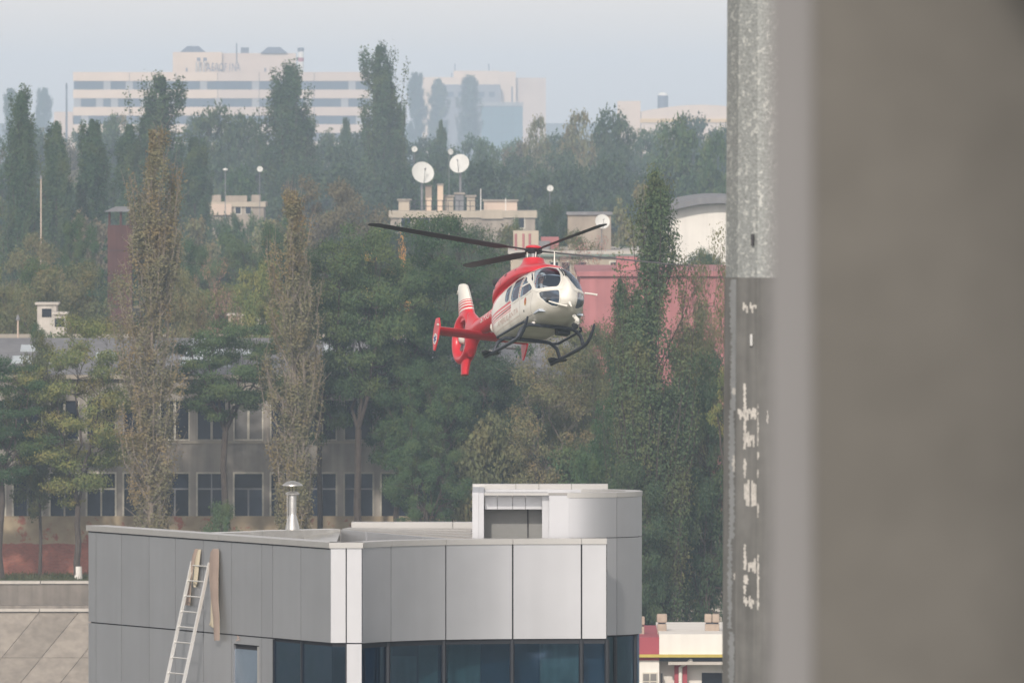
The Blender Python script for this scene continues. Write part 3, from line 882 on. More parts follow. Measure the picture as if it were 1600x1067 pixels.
MB().tube([(X(1062.5, Dm), Dm + .45, ZB), (X(1063.5, Dm), Dm + .45, Zp(1043, Dm)), (X(1080, Dm), Dm - .05, Zp(1031, Dm))], .07, 8).build("downpipe", M['white_wall'], hs)
for a, bb, pt in ((1004, 1027, 1050),):
    w_ = MB().box((X(a, Dm), Dm - .06, Zp(1100, Dm)), (X(bb, Dm), Dm - .004, Zp(pt, Dm))).build("window", M['frame_white'], hs)
    for i in range(2):
        for j in range(3):
            MB().box((X(a + 1 + i * 11.3, Dm), Dm - .075, Zp(pt + 2 + j * 13 + 11, Dm)), (X(a + 10.3 + i * 11.3, Dm), Dm - .063, Zp(pt + 2 + j * 13, Dm))).build("pane", M['blind'], w_)
MB().box((X(1097, Dm), Dm + .85, Zp(1120, Dm)), (X(1180, Dm), Dm + .897, Zp(1052, Dm))).build("window", M['dark_glass'], hs)
MB().box((X(1032.5, Dm), Dm + .4, ZB), (X(1035.5, Dm), Dm + .5, Zp(1052, Dm))).build("handrail", M['dark_metal'], hs)
M['chim'] = mat("old_chimney_brick", (0.36, 0.29, 0.235), 0.9, var=.2, scale=3)
for a, bb, pt in ((999.5, 1008, 963), (1028.5, 1043, 959), (1103.5, 1126, 959)):
    zb2 = Zp(1000, Dm) ; ztp = Zp(pt, Dm + 3)
    o = MB().box((X(a, Dm), Dm + 3, zb2), (X(bb, Dm), Dm + 3.5, ztp - .36)).build("chimney", M['chim'], hs, bevel=.02)
    k = 1 if bb - a < 18 else 2
    for j in range(k):
        ca = a - .8 + (bb - a + 1.6) / k * j; cb_ = ca + (bb - a + 1.6) / k - (.6 if k > 1 else 0)
        MB().box((X(ca, Dm), Dm + 2.95, ztp - .31), (X(cb_, Dm), Dm + 3.55, ztp)).build("chimney_pot", M['chim'], o, bevel=.04)
    MB().box((X(a + 1.5, Dm), Dm + 3.08, ztp - .37), (X(bb - 1.5, Dm), Dm + 3.42, ztp - .30)).build("smoke_gap", M['slate'], o)

# ------------------------------------------------------------------ the grey panelled office building in front
M['acm'] = mat("silver_cladding", (0.50, 0.51, 0.535), 0.44, metal=0.82, var=0.04, scale=0.9, streak=0.035, bump=0.03, bscale=0.7)
obj_vary(M['acm'], 0.035)
M['acm_cap'] = mat("silver_coping", (0.46, 0.455, 0.445), 0.42, metal=0.45, var=0.05, scale=1.5)
M['gap'] = mat("dark_joint", (0.03, 0.03, 0.035), 0.9)  # dark colour of the panel joints and their backing
M['deck'] = mat("pale_roof_deck", (0.42, 0.40, 0.375), 0.8, var=0.08, scale=0.7)
M['flashing'] = mat("sheet_flashing", (0.62, 0.61, 0.58), 0.30, metal=0.8, var=0.15, scale=2.5, bump=0.6, bscale=3.0)
M['louvre'] = mat("dark_grey_sheet", (0.21, 0.215, 0.21), 0.5, metal=0.3, var=.1)
M['office_glass'] = glass_mat("blue_office_glass", (0.54, 0.66, 0.71), refl=0.12, rough=0.03, wav=0.06)
M['office_glass'].node_tree.nodes["Glossy BSDF"].inputs["Color"].default_value = (0.42, 0.58, 0.85, 1)
M['mullion'] = mat("dark_mullion", (0.025, 0.028, 0.035), 0.45, metal=0.3)
M['interior'] = mat("office_interior", (0.50, 0.54, 0.56), 0.9, var=.2, scale=.5)
M['curtain'] = mat("pale_blind", (0.55, 0.62, 0.60), 0.9, var=.15, scale=.8)

DA = 270.0
ZT, ZC, ZS = 15.66, 15.55, 13.69          # coping top, coping foot, horizontal joint
A = Vector((X(517, DA), DA, 0)); B = Vector((X(138, 281.3), 281.3, 0))
of = empty("office_building", (X(620, 276), 276, -5.6), "silver-grey panelled office building with curved corner and blue glass", "building")
wd = (B - A); WL = wd.length; wd.normalize()
wn_ = Vector((-wd.y, wd.x, 0))
if wn_.y > 0: wn_ = -wn_
UZ = Vector((0, 0, 1))


def wall_t(px):
    """metres along the left wall from the corner for an image column"""
    k = (px - 800) / FPX
    return (k * A.y - A.x) / (wd.x - k * wd.y)


# left wall panels: joints at the columns seen in the photograph
seam_px = [517, 470, 426, 409, 362, 318, 274, 233, 190, 150, 138]
st = [wall_t(p) for p in seam_px]
Zlow = 8.0
MB().obox(A, wd, -wn_, UZ, (0.02, 0.06, -5.6), (WL, 0.4, ZC)).build("backing_wall", M['gap'], of)
rnd = random.Random(21)
for i in range(len(st) - 1):
    a, b_ = st[i], st[i + 1]
    g_ = 0.012
    off = 0.0
    MB().obox(A, wd, -wn_, UZ, (a + g_, off, ZS + 0.014), (b_ - g_, 0.05, ZC - 0.004)).build("cladding_panel", M['acm'], of)
    if i >= 2 and not (i == 3):
        MB().obox(A, wd, -wn_, UZ, (a + g_, off, 11.0), (b_ - g_, 0.05, ZS - 0.012)).build("cladding_panel", M['acm'], of)
# the small recessed window in the lower tier
ta, tb_ = wall_t(405), wall_t(365)
pa, pb_ = st[3], st[4]
MB().obox(A, wd, -wn_, UZ, (pa + .012, 0, 11.0), (ta, 0.05, ZS - 0.012)).build("cladding_panel", M['acm'], of)
MB().obox(A, wd, -wn_, UZ, (tb_, 0, 11.0), (pb_ - .012, 0.05, ZS - 0.012)).build("cladding_panel", M['acm'], of) if pb_ - tb_ > 0.04 else None
MB().obox(A, wd, -wn_, UZ, (ta + .001, 0, 13.52), (tb_ - .001, 0.05, ZS - 0.012)).build("cladding_panel", M['acm'], of)
rw_ = MB().obox(A, wd, -wn_, UZ, (ta, -.0, 11.0), (ta + .10, 0.058, 13.5)).build("window", M['acm_cap'], of)
MB().obox(A, wd, -wn_, UZ, (ta + .10, .03, 11.0), (tb_, .055, 13.42)).build("pane", mat("pale_blue_glass", (.16, .21, .27), .15), rw_)
# copings of the left wall
cs = [517, 433, 345, 240, 137.4]
for i in range(4):
    a, b_ = wall_t(cs[i]), wall_t(cs[i + 1])
    MB().obox(A, wd, -wn_, UZ, (a + .004, -0.045, ZC), (b_ - .004, 0.42, ZT)).build("coping", M['acm_cap'], of)
MB().obox(A, wd, -wn_, UZ, (0.05, -0.001, ZC - 0.03), (WL, 0.06, ZC - 0.006)).build("coping_joint", M['gap'], of)

# corner pier, two panels facing the camera
x0, xm_, x1 = X(517, DA), X(541, DA), X(565, DA)
MB().box((x0 + .03, DA + .05, -5.6), (x1 - .02, DA + .6, ZC)).build("backing_wall", M['gap'], of)
MB().box((x0, DA - .012, ZS + .014), (xm_ - .012, DA + .05, ZC - .004)).build("cladding_panel", M['acm'], of)
MB().box((xm_ + .012, DA - .012, ZS + .014), (x1, DA + .3, ZC - .004)).build("cladding_panel", M['acm'], of)
MB().box((xm_ + .012, DA - .012, 10.0), (x1, DA + .3, ZS - .012)).build("cladding_panel", M['acm'], of)
MB().box((x0 - .03, DA - .05, ZC), (x1 + .03, DA + .44, ZT)).build("coping", M['acm_cap'], of)

# concave curved front: headings integrate along the facade
cpx = [566.5, 610, 695, 800, 908, 948]
head = [(66, 52), (52, 27), (27, 9), (9, 2), (2, 0)]
NS = 8
path = [Vector((X(cpx[0], DA), DA + 0.10, 0))]
pidx = [0]
y = DA + 0.10
for i, (h0, h1) in enumerate(head):
    xa_, xb_ = X(cpx[i], 271.3), X(cpx[i + 1], 271.3)
    for k in range(NS):
        hh = R(h0 + (h1 - h0) * (k + .5) / NS)
        p = path[-1]
        dx = (xb_ - xa_) / NS
        path.append(Vector((p.x + dx, p.y + dx * math.tan(hh), 0)))
    pidx.append(len(path) - 1)
nrm = []
for i in range(len(path)):
    t = (path[min(i + 1, len(path) - 1)] - path[max(i - 1, 0)]).normalized()
    n = Vector((t.y, -t.x, 0))
    nrm.append(n)


def arc_slab(pth, nr, i0, i1, z0, z1, o0, o1, trim=0.0):
    """curved slab following path points i0..i1 between offsets o0 (outer) and o1 (inner)"""
    out, inn = [], []
    for i in range(i0, i1 + 1):
        p = pth[i].copy()
        if i == i0 and trim: p += (pth[i + 1] - pth[i]).normalized() * trim
        if i == i1 and trim: p -= (pth[i] - pth[i - 1]).normalized() * trim
        out.append(p + nr[i] * o0); inn.append(p - nr[i] * o1)
    poly = out + inn[::-1]
    b = MB()
    n = len(out)
    rows_ = [[(p.x, p.y, z0) for p in out], [(p.x, p.y, z1) for p in out], [(p.x, p.y, z1) for p in inn], [(p.x, p.y, z0) for p in inn], [(p.x, p.y, z0) for p in out]]
    b.grid(rows_)
    for e_ in (0, -1):
        b.add([(out[e_].x, out[e_].y, z0), (out[e_].x, out[e_].y, z1), (inn[e_].x, inn[e_].y, z1), (inn[e_].x, inn[e_].y, z0)], [(0, 1, 2, 3)])
    return b


arc_slab(path, nrm, 0, len(path) - 1, ZS - .02, ZC, -.05, .25).build("backing_wall", M['gap'], of)
trims = [.006, .010, .016, .016, .016]
for i in range(5):
    arc_slab(path, nrm, pidx[i], pidx[i + 1], ZS, ZC - .004, 0.0, .045, trims[i]).build("cladding_panel", M['acm'], of, smooth=True)
    arc_slab(path, nrm, pidx[i], pidx[i + 1], ZC, ZT, 0.03, .40, .004).build("coping", M['acm_cap'], of, smooth=True)
    g_ = arc_slab(path, nrm, pidx[i], pidx[i + 1], 10.2, ZS - .08, -.10, .12, .03).build("pane", M['office_glass'], of, smooth=True)
    b = MB()
    p = path[pidx[i + 1]]; n = nrm[pidx[i + 1]]
    b.tube([p + n * -.08 + UZ * 10.2, p + n * -.08 + UZ * (ZS - .02)], .05, 6)
    b.build("mullion", M['mullion'], of)
arc_slab(path, nrm, 0, len(path) - 1, ZS - .10, ZS - .021, -.06, .2).build("head_rail", M['mullion'], of, smooth=True)
# glass returning along the left wall beside the pier
t0, t1, t2 = st[0], st[1], st[2]
for a, b_ in ((t0 + .02, t1 - .03), (t1 + .03, t2 - .02)):
    MB().obox(A, wd, -wn_, UZ, (a, .03, 10.2), (b_, .05, ZS - .06)).build("pane", M['office_glass'], of)
MB().obox(A, wd, -wn_, UZ, (t1 - .03, 0.0, 10.2), (t1 + .03, .055, ZS - .02)).build("mullion", M['mullion'], of)
MB().obox(A, wd, -wn_, UZ, (t2 - .03, 0.0, 10.2), (t2, .055, ZS - .02)).build("mullion", M['mullion'], of)
MB().box((x0 + .02, DA + .0, 10.2), (xm_ - .02, DA + .02, ZS - .06)).build("pane", M['office_glass'], of)
MB().box((xm_ - .02, DA - .005, 10.2), (xm_ + .011, DA + .045, ZS - .02)).build("mullion", M['mullion'], of)
# the room behind the glass
MB().box((X(440, 275), 277.2, 10.0), (X(950, 275), 277.4, ZS)).build("room_wall", M['interior'], of)
MB().box((X(440, 275), 273.2, 9.8), (X(950, 275), 277.2, 10.0)).build("room_floor", M['interior'], of)
M['blind_navy'] = mat("navy_screen", (0.05, 0.115, 0.18), .8, var=.2, scale=1.2)
M['blind_dark'] = mat("dark_screen", (0.035, 0.05, 0.05), .8, var=.2, scale=1.2)
M['reflection_olive'] = mat("olive_reflection", (0.22, 0.27, 0.18), .8, var=.35, scale=2.5, streak=.4)  # olive of trees mirrored in the tower glass, put into a colour
M['blind_teal'] = mat("teal_blind", (0.36, 0.47, 0.45), .8, var=.25, scale=1.5, streak=.3)
for px0, w_, D_, zt_, m_ in ((569, 38, 272.2, 13.6, 'blind_navy'), (613, 38, 272.66, 13.34, 'blind_teal'), (654, 30, 272.68, 13.62, 'blind_teal'), (613, 76, 272.74, 13.62, 'blind_navy'), (700, 50, 272.92, 13.62, 'blind_teal'),
                            (751, 46, 272.96, 13.6, 'blind_navy'), (803, 40, 273.0, 13.6, 'blind_navy'), (844, 60, 273.02, 13.6, 'blind_teal'), (909, 40, 273.06, 13.6, 'blind_navy')):
    MB().box((X(px0, D_), D_, 10.1), (X(px0 + w_, D_), D_ + .03, zt_)).build("blind_or_reflection", M[m_], of)
MB().obox(A, wd, -wn_, UZ, (t1 + .05, .42, 10.1), (t2 - .05, .45, 13.6)).build("blind_or_reflection", M['blind_teal'], of)
MB().obox(A, wd, -wn_, UZ, (t0 + .2, .42, 10.1), (t1 - .05, .45, 13.6)).build("blind_or_reflection", M['blind_dark'], of)
MB().box((x0 + .1, DA + .62, 10.1), (xm_, DA + .65, 13.6)).build("blind_or_reflection", M['blind_navy'], of)

# two dark chairs at the window
for px, lab in ((705, "dark chair back inside the window, left one of two"), (729, "dark chair back inside the window, right one of two")):
    D_ = 272.95; cx0 = X(px, D_)
    ch = empty("office_chair", (cx0, D_, 10.0), lab, "chair", "chairs behind the blue glass")
    b = MB()
    n = 12
    outl = [(cx0 + .17 * math.cos(math.pi * k / n), 12.62 + .30 * math.sin(math.pi * k / n)) for k in range(n + 1)] + [(cx0 - .15, 12.2), (cx0 + .15, 12.2)]
    b.extrude([(a, D_, z_) for a, z_ in outl], (0, .06, 0)); b.build("backrest", M['mullion'], ch)
    MB().box((cx0 - .2, D_ - .45, 12.05), (cx0 + .2, D_ + .02, 12.15)).build("seat", M['mullion'], ch)
    MB().tube([(cx0, D_ - .2, 10.05), (cx0, D_ - .2, 12.05)], .04, 8).build("post", M['mid_metal'], ch)
    MB().lathe([(.25, 0), (.22, .05), (.05, .08)], (cx0, D_ - .2, 10.0), n=10).build("base", M['mid_metal'], ch)

# round tower at the right, two tiers of bent panels
DT = 274.0
rc = X(1004, DT) - X(890, DT)
cc = Vector((X(890, DT), DT + rc, 0))
tp, tn = [], []
for k in range(25):
    an = R(-2 + 170 * k / 24)
    n = Vector((math.sin(an), -math.cos(an), 0))
    tn.append(n); tp.append(cc + n * rc)
ZTT = 16.52
k65 = min(range(25), key=lambda k: abs(tp[k].x - X(965, 274.6)))
arc_slab(tp, tn, 0, 24, ZS - .02, ZTT - .1, -.05, .25).build("backing_wall", M['gap'], of)
for a, b_ in ((0, k65), (k65, 24)):
    arc_slab(tp, tn, a, b_, 15.63, ZTT - .105, 0, .045, .005).build("cladding_panel", M['acm'], of, smooth=True)
    arc_slab(tp, tn, a, b_, ZS, 15.615, 0, .045, .005).build("cladding_panel", M['acm'], of, smooth=True)
    arc_slab(tp, tn, a, b_, ZTT - .10, ZTT, .012, .30, .004).build("coping", M['acm_cap'], of, smooth=True)
for a, b_ in ((0, k65), (k65, k65 + 4), (k65 + 4, 20)):
    arc_slab(tp, tn, a, b_, 10.2, ZS - .03, -.05, .07, .03).build("pane", M['office_glass'], of, smooth=True)
for k in (k65, k65 + 4):
    p, n = tp[k], tn[k]
    MB().tube([p - n * .05 + UZ * 10.2, p - n * .05 + UZ * (ZS - .02)], .04, 6).build("mullion", M['mullion'], of)
arc_slab(tp, tn, 5, 20, 10.2, ZS - .05, -.22, .25).build("blind_or_reflection", M['reflection_olive'], of, smooth=True)  # added inner slab imitating trees reflected in the tower panes
# roof box with dark recess, left of the tower
xp0, xp1 = X(858, DT), X(889, DT)
MB().box((xp0, DT - .01, 15.2), (xp1, DT + .3, ZTT - .06)).build("cladding_panel", M['acm'], of)
MB().box((X(847, DT + .9), DT + .3, 15.2), (xp0 - .003, DT + 1.0, ZTT - .06)).build("cladding_panel", M['acm'], of)
MB().box((X(756, DT + 1.2), DT + 1.0, 15.2), (X(848, DT + 1), DT + 1.06, 16.25)).build("recess_sheet", M['louvre'], of)
MB().box((X(824, DT + .9), DT + .96, 15.2), (X(825.5, DT + .9), DT + .997, 16.2)).build("sheet_joint", M['gap'], of)
MB().box((X(757, DT + .6), DT + .12, 16.465), (X(857, DT + .6), DT + 1.0, 16.512)).build("top_plate", M['acm_cap'], of)
hp = [757, 777, 801, 821, 847]
for i in range(4):
    MB().box((X(hp[i], DT + .6) + .005, DT + .5, 16.18), (X(hp[i + 1], DT + .6) - .005, DT + .995, 16.46)).build("cladding_panel", M['acm'], of)
MB().box((X(738, DT + .2), DT + .25, 15.2), (X(748, DT + .2), DT + 4.5, 16.52)).build("cladding_panel", M['acm'], of)
MB().box((X(748, DT + .2) + .003, DT + .2, 15.2), (X(756, DT + .2), DT + 4.4, 16.515)).build("cladding_panel", M['acm'], of)
bx = [738, 806, 842, 893, 950]
for i in range(4):
    MB().box((X(bx[i], DT + 4.6) + .004, DT + 4.45, 16.47), (X(bx[i + 1], DT + 4.6) - .004, DT + 4.9, 16.57)).build("coping", M['acm_cap'], of)
MB().box((X(757, DT + 4.3), DT + 4.41, 15.2), (X(940, DT + 4.3), DT + 4.6, 16.468)).build("back_wall", M['acm'], of)
MB().box((X(757, DT + 1.1), DT + 1.07, 16.30), (xp1, DT + 4.4, 16.40)).build("box_roof", M['deck'], of)

# roof surface, upstands, flashing
poly = [A + Vector((.1, .42, 0)), B + Vector((.3, .1, 0)), Vector((X(160, 290), 290, 0)), Vector((X(940, 290), 290, 0)), Vector((X(935, 276), 276, 0))]
poly += [path[i] - nrm[i] * .3 for i in range(len(path) - 1, -1, -4)]
MB().prism([(p.x, p.y) for p in poly], 15.10, 15.22).build("roof", M['deck'], of)


def upstand(pxa, Da_, pxb, Db_, z0, z1, th, m, name="upstand"):
    a = Vector((X(pxa, Da_), Da_, 0)); b_ = Vector((X(pxb, Db_), Db_, 0)); d = (b_ - a); L = d.length; d.normalize()
    n = Vector((-d.y, d.x, 0))
    return MB().obox(a, d, n, UZ, (0, 0, z0), (L, th, z1)).build(name, m, of)


upstand(326, 277.4, 410, 278.5, 15.22, 15.62, .35, M['flashing'])
upstand(410.5, 278.5, 532, 279.8, 15.22, 15.63, .35, M['flashing'])
us = [(532, 279.8), (572, 278.3), (661, 275.1), (737, 272.7)]
for i in range(3):
    (pa_, da_), (pb2, db2) = us[i], us[i + 1]
    upstand(pa_ + .6, da_, pb2 - .6, db2, 15.22, 15.615, .06, M['acm'], "upstand")
dk = [(534, 279.9), (738, 272.8), (738, 281.2), (549, 281.2)]
dv = [Vector((X(p, d), d, 0)) for p, d in dk]
MB().prism([(p.x, p.y) for p in dv], 15.40, 15.60).build("raised_deck", M['deck'], of)
for k in range(1, 4):
    a = dv[0].lerp(dv[3], k / 4); b_ = dv[1].lerp(dv[2], k / 4)
    d = (b_ - a); L = d.length; d.normalize(); n = Vector((-d.y, d.x, 0))
    MB().obox(a, d, n, UZ, (0, -.04, 15.602), (L, .04, 15.63)).build("deck_seam", M['acm_cap'], of)
for a, b_ in ((549, 707), (708, 738)):
    MB().box((X(a, 281.3), 281.3, 15.3), (X(b_, 281.3), 281.8, 15.72)).build("coping", M['acm_cap'], of)
# crumpled flashing sheet where the upstands meet
rnd = random.Random(8)
rows_ = []
for j in range(7):
    r_ = []
    for i in range(11):
        px = 470 + 62 * i / 10; D_ = 276.5 + (279.75 - 276.5) * j / 6
        px = 470 + (px - 470) * (0.35 + .65 * j / 6) + 22 * (1 - j / 6)
        r_.append((X(px, D_), D_, 15.28 + .30 * (j / 6) ** 2 + rnd.uniform(-.012, .012)))
    rows_.append(r_)
MB().grid(rows_).build("flashing_sheet", M['flashing'], of, smooth=True)
# lower terrace that carries the ladder
MB().obox(A, wd, -wn_, UZ, (1.0, -4.0, -5.6), (WL, 0.0, 10.9)).build("terrace_block", M['concrete_dark'], of)

# ------------------------------------------------------------------ roof vent
Dv = 279.6
vx = X(457, Dv)
ve = empty("roof_vent", (vx, Dv, 15.2), "shiny metal chimney vent with mushroom cap on the grey building's roof", "chimney")
MB().lathe([(.145, 0), (.14, .48), (.075, .72), (.07, .75)], (vx, Dv, 15.2), n=20).build("skirt", M['galv'], ve, smooth=True)
MB().lathe([(.082, .74), (.078, 1.12)], (vx, Dv, 15.2), n=20).build("pipe", M['galv'], ve, smooth=True)
MB().lathe([(.08, 1.115), (.14, 1.13), (.145, 1.16), (.06, 1.20)], (vx, Dv, 15.2), n=24).build("collar", M['galv'], ve, smooth=True)
for k in range(3):
    an = k * 2.094 + .5
    b = MB().tube([(vx + .07 * math.cos(an), Dv + .07 * math.sin(an), 16.36), (vx + .09 * math.cos(an), Dv + .09 * math.sin(an), 16.53)], .008, 5)
    b.build("strut", M['dark_metal'], ve)
MB().lathe([(.205, 1.31), (.20, 1.33), (.13, 1.38), (.03, 1.41)], (vx, Dv, 15.2), n=28).build("rain_cap", M['galv'], ve, smooth=True)
MB().tube([(vx - .105, Dv - .1, 15.3), (vx - .105, Dv - .1, 16.35)], .008, 5).build("guy_rod", M['galv'], ve)

# ------------------------------------------------------------------ ladder leaning on the left wall
M['alu'] = mat("bare_aluminium", (0.74, 0.73, 0.70), 0.35, metal=0.55, var=.05)
tl, tr_ = wall_t(303), wall_t(330)
ld = empty("ladder", tuple(A + wd * ((tl + tr_) / 2) + wn_ * 1.35 + UZ * 10.9), "bare aluminium ladder leaning on the grey wall", "ladder")
ztop = Zp(878, (A + wd * tl).y)


def lpt(t, s):
    """point on the ladder: t along the wall, s metres below the top"""
    f_ = s / (ztop - 10.9)
    return A + wd * t + wn_ * (.04 + .98 * f_) + UZ * (ztop - s)


for t in (tl, tr_):
    p, q_ = lpt(t, -.0), lpt(t, ztop - 10.9)
    d = (q_ - p); L = d.length; d.normalize(); side = wd; nn = d.cross(side)
    MB().obox(p, side, nn, d, (-.024, -.03, -.02), (.024, .03, L)).build("rail", M['alu'], ld)
k = 0
while .06 + k * .305 < ztop - 11.0:
    s = .06 + k * .305
    MB().tube([lpt(tl, s), lpt(tr_, s)], .015, 8).build("rung", M['alu'], ld)
    k += 1

# ------------------------------------------------------------------ peeled strips hanging on the wall
M['strip_brown'] = mat("brown_film", (0.34, 0.265, 0.225), 0.7, var=.12, scale=3)
M['strip_cream'] = mat("cream_film_back", (0.56, 0.50, 0.38), 0.8, var=.06)


def hanging(px0, px1, pts, label, m, name="hanging_strip", group="peeled strips on the grey wall", off=0.06):
    """thin bent sheet hung on the left wall; pts: (row, left px, right px, stand-off)"""
    e_t = wall_t((px0 + px1) / 2)
    base = A + wd * e_t
    e = empty(name, (base.x, base.y, Zp(pts[-1][0], base.y)), label, "strip", group)
    rf, rb = [], []
    for (py, a, b_, so) in pts:
        r_ = []
        for f_ in (0, .33, .66, 1):
            px = a + (b_ - a) * f_
            bow = math.sin(math.pi * f_) * .03
            p = A + wd * wall_t(px) + wn_ * (so + bow)
            p.z = Zp(py, (A + wd * wall_t(px)).y)
            r_.append(p)
        rf.append(r_); rb.append([p - wn_ * .006 for p in r_])
    MB().grid(rf).build("face", m, e, smooth=True)
    MB().grid(rb).build("backing", M['strip_cream'], e, smooth=True)
    return e


hanging(330, 352, [(857, 334, 342, .02), (862, 331, 344, .03), (880, 330.5, 345.5, .05), (905, 332, 346, .07), (935, 336, 347.5, .09), (965, 340, 350, .10), (1000, 342.5, 351, .11)],
        "long brown strip hanging on the grey wall right of the ladder top", M['strip_brown'])
hanging(331, 341, [(898, 333, 334.5, .02), (915, 332, 336, .025), (945, 331.3, 339, .03), (970, 330.8, 340.5, .03), (976, 329, 340.8, .035), (980, 334, 340.8, .03)],
        "cream strip hanging beside the long brown one on the grey wall", M['strip_cream'])
hanging(300, 314, [(857, 306, 311, .02), (868, 303.5, 309, .04), (890, 301, 305, .05), (915, 298, 302, .05), (945, 292.5, 300.5, .05)],
        "dark brown strip behind the ladder's left rail", M['strip_brown'])
hanging(304, 315, [(858, 311, 315, .015), (870, 308, 314.5, .03), (890, 306, 313, .04), (910, 304.5, 311, .04), (917, 306, 309, .04)],
        "short cream-lined strip behind the top rungs of the ladder", M['strip_cream'])
MB_ = MB()
br = empty("wall_bracket", tuple(A + wd * wall_t(372) + UZ * Zp(998, 273.5)), "tiny bracket dangling at the wall joint above the recessed window", "bracket")
p = A + wd * wall_t(372) + wn_ * .02; p.z = Zp(993, p.y)
MB_.tube([p, p + Vector((.03, -.04, -.03)), p + Vector((-.02, -.05, -.10)), p + Vector((.05, -.05, -.07))], .012, 6)
MB_.build("hook", M['strip_brown'], br)

# ------------------------------------------------------------------ the polygonal mast
DP = 170.0
kx = DP / FPX
M['galv_mast'] = mat("flaked_galvanised_mast", (0.27, 0.285, 0.28), 0.55, metal=0.35, var=0.30, scale=34.0, col2=(0.50, 0.51, 0.49), patch=0.58, bump=.3, bscale=30)
M['dull_mast'] = mat("dull_mast_paint", (0.145, 0.145, 0.14), 0.85, var=0.16, scale=3.0, streak=0.25)
M['mast_flake'] = mat("paint_flake", (0.50, 0.48, 0.45), 0.9, var=0.15, scale=12)
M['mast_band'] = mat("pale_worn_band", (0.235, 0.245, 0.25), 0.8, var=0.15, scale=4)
ms = empty("tapered_mast", (X(1200, DP), DP, -5.6), "tall twelve-sided grey mast with flaking paint below its slip joint", "mast")
cx_ = X(1200, DP)
zj = Zp(433, DP)


def mast_r(z, lower=False):
    py = HOR + (CAMZ - z) / kx
    return ((63.5 + 6.0 * (py) / 1067) + (2.0 if lower else 0)) * kx / math.cos(R(0)) / 0.968


def mast_sec(z0, z1, lower, steps=2):
    rows_ = []
    for i in range(steps + 1):
        z = z0 + (z1 - z0) * i / steps
        r = mast_r(z, lower)
        rows_.append([(cx_ + r * math.sin(R(-75 + 30 * k)), DP - r * math.cos(R(-75 + 30 * k)), z) for k in range(12)])
    b = MB().grid(rows_, True)
    return b


mast_sec(zj - .004, 27.5, False).build("upper_section", M['galv_mast'], ms)
b = mast_sec(-5.6, zj, True)
b.add([(cx_ + mast_r(zj, True) * math.sin(R(-75 + 30 * k)), DP - mast_r(zj, True) * math.cos(R(-75 + 30 * k)), zj) for k in range(12)], [tuple(range(12))])
b.build("lower_section", M['dull_mast'], ms)


def facet_patch(poly, facet, off=.004):
    """irregular flake of paint on one mast facet; poly in photo pixels"""
    vs = []
    for px, py in poly:
        z = Zp(py, DP)
        r = mast_r(z, True)
        a0, a1 = R(-75 + 30 * facet), R(-45 + 30 * facet)
        xa_, xb_ = r * math.sin(a0), r * math.sin(a1); ya_, yb_ = -r * math.cos(a0), -r * math.cos(a1)
        f_ = ((px - 1200) * kx - xa_) / (xb_ - xa_)
        f_ = min(.98, max(.02, f_))
        n = Vector((math.sin((a0 + a1) / 2), -math.cos((a0 + a1) / 2), 0))
        p = Vector((cx_ + xa_ + (xb_ - xa_) * f_, DP + ya_ + (yb_ - ya_) * f_, z)) + n * off
        vs.append(p)
    return vs


rnd = random.Random(31)


def ragged(x0_, x1_, y0_, y1_, j=1.6, step=5.0, taper=0.0):
    L, Rr = [], []
    n = max(2, int((y1_ - y0_) / step))
    for i in range(n + 1):
        y_ = y0_ + (y1_ - y0_) * i / n
        e_ = (1 - taper * abs(2 * i / n - 1))
        xm = (x0_ + x1_) / 2; hw = (x1_ - x0_) / 2 * e_
        L.append((xm - hw + rnd.uniform(-j, j), y_)); Rr.append((xm + hw + rnd.uniform(-j, j), y_))
    return L, Rr


def flake(x0_, x1_, y0_, y1_, facet, m='mast_flake', j=1.4, taper=0.3, off=.004):
    if x1_ - x0_ > 9 and m == 'mast_flake':          # wide patches peel in uneven upright shreds
        nc = int((x1_ - x0_) / 2.6); w_ = (x1_ - x0_) / nc
        for c_ in range(nc):
            if rnd.random() < .12: continue
            flake(x0_ + c_ * w_, x0_ + (c_ + .93) * w_, y0_ + rnd.uniform(-4, 5), y1_ + rnd.uniform(-5, 7), facet, m, .35, .1, off)
        return
    L, Rr = ragged(x0_, x1_, y0_, y1_, j * 1.3, 2.2, taper)
    l3 = facet_patch(L, facet, off); r3 = facet_patch(Rr, facet, off)
    MB().grid([[a, b_] for a, b_ in zip(l3, r3)]).build("paint_flake", M[m], ms)


for args in ((1161, 1165, 598, 700, 1), (1180, 1183.5, 630, 695, 2), (1152, 1183, 638, 648, 1), (1162, 1178, 676, 690, 1), (1161, 1165, 715, 745, 1), (1180, 1184, 704, 716, 2), (1180, 1184, 732, 744, 2),
             (1162, 1184, 750, 783, 1), (1181, 1184, 783, 806, 2), (1161, 1165, 848, 888, 1), (1168, 1183, 872, 888, 1), (1181, 1184.5, 864, 950, 2), (1161, 1168, 896, 910, 1), (1161, 1165, 912, 926, 1),
             (1161, 1183, 932, 944, 1), (1146, 1153, 893, 904, 0), (1150, 1154, 640, 682, 0), (1144, 1148, 710, 735, 0), (1144, 1149, 605, 616, 0), (1160, 1184, 474, 484, 1), (1196, 1199, 640, 660, 2)):
    flake(*args, j=1.0)
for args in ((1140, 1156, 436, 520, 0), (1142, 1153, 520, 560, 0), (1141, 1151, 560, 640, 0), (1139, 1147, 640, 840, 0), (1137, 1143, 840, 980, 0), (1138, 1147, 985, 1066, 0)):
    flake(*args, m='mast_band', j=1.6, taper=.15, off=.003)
b = MB().tube(facet_patch([(1176, 365), (1176, 383)], 1, .02), .02, 6); b.build("step_lug", M['dark_metal'], ms)
b = MB().tube(facet_patch([(1174, 521), (1174, 539)], 1, .02), .022, 6); b.build("step_lug", M['galv'], ms)

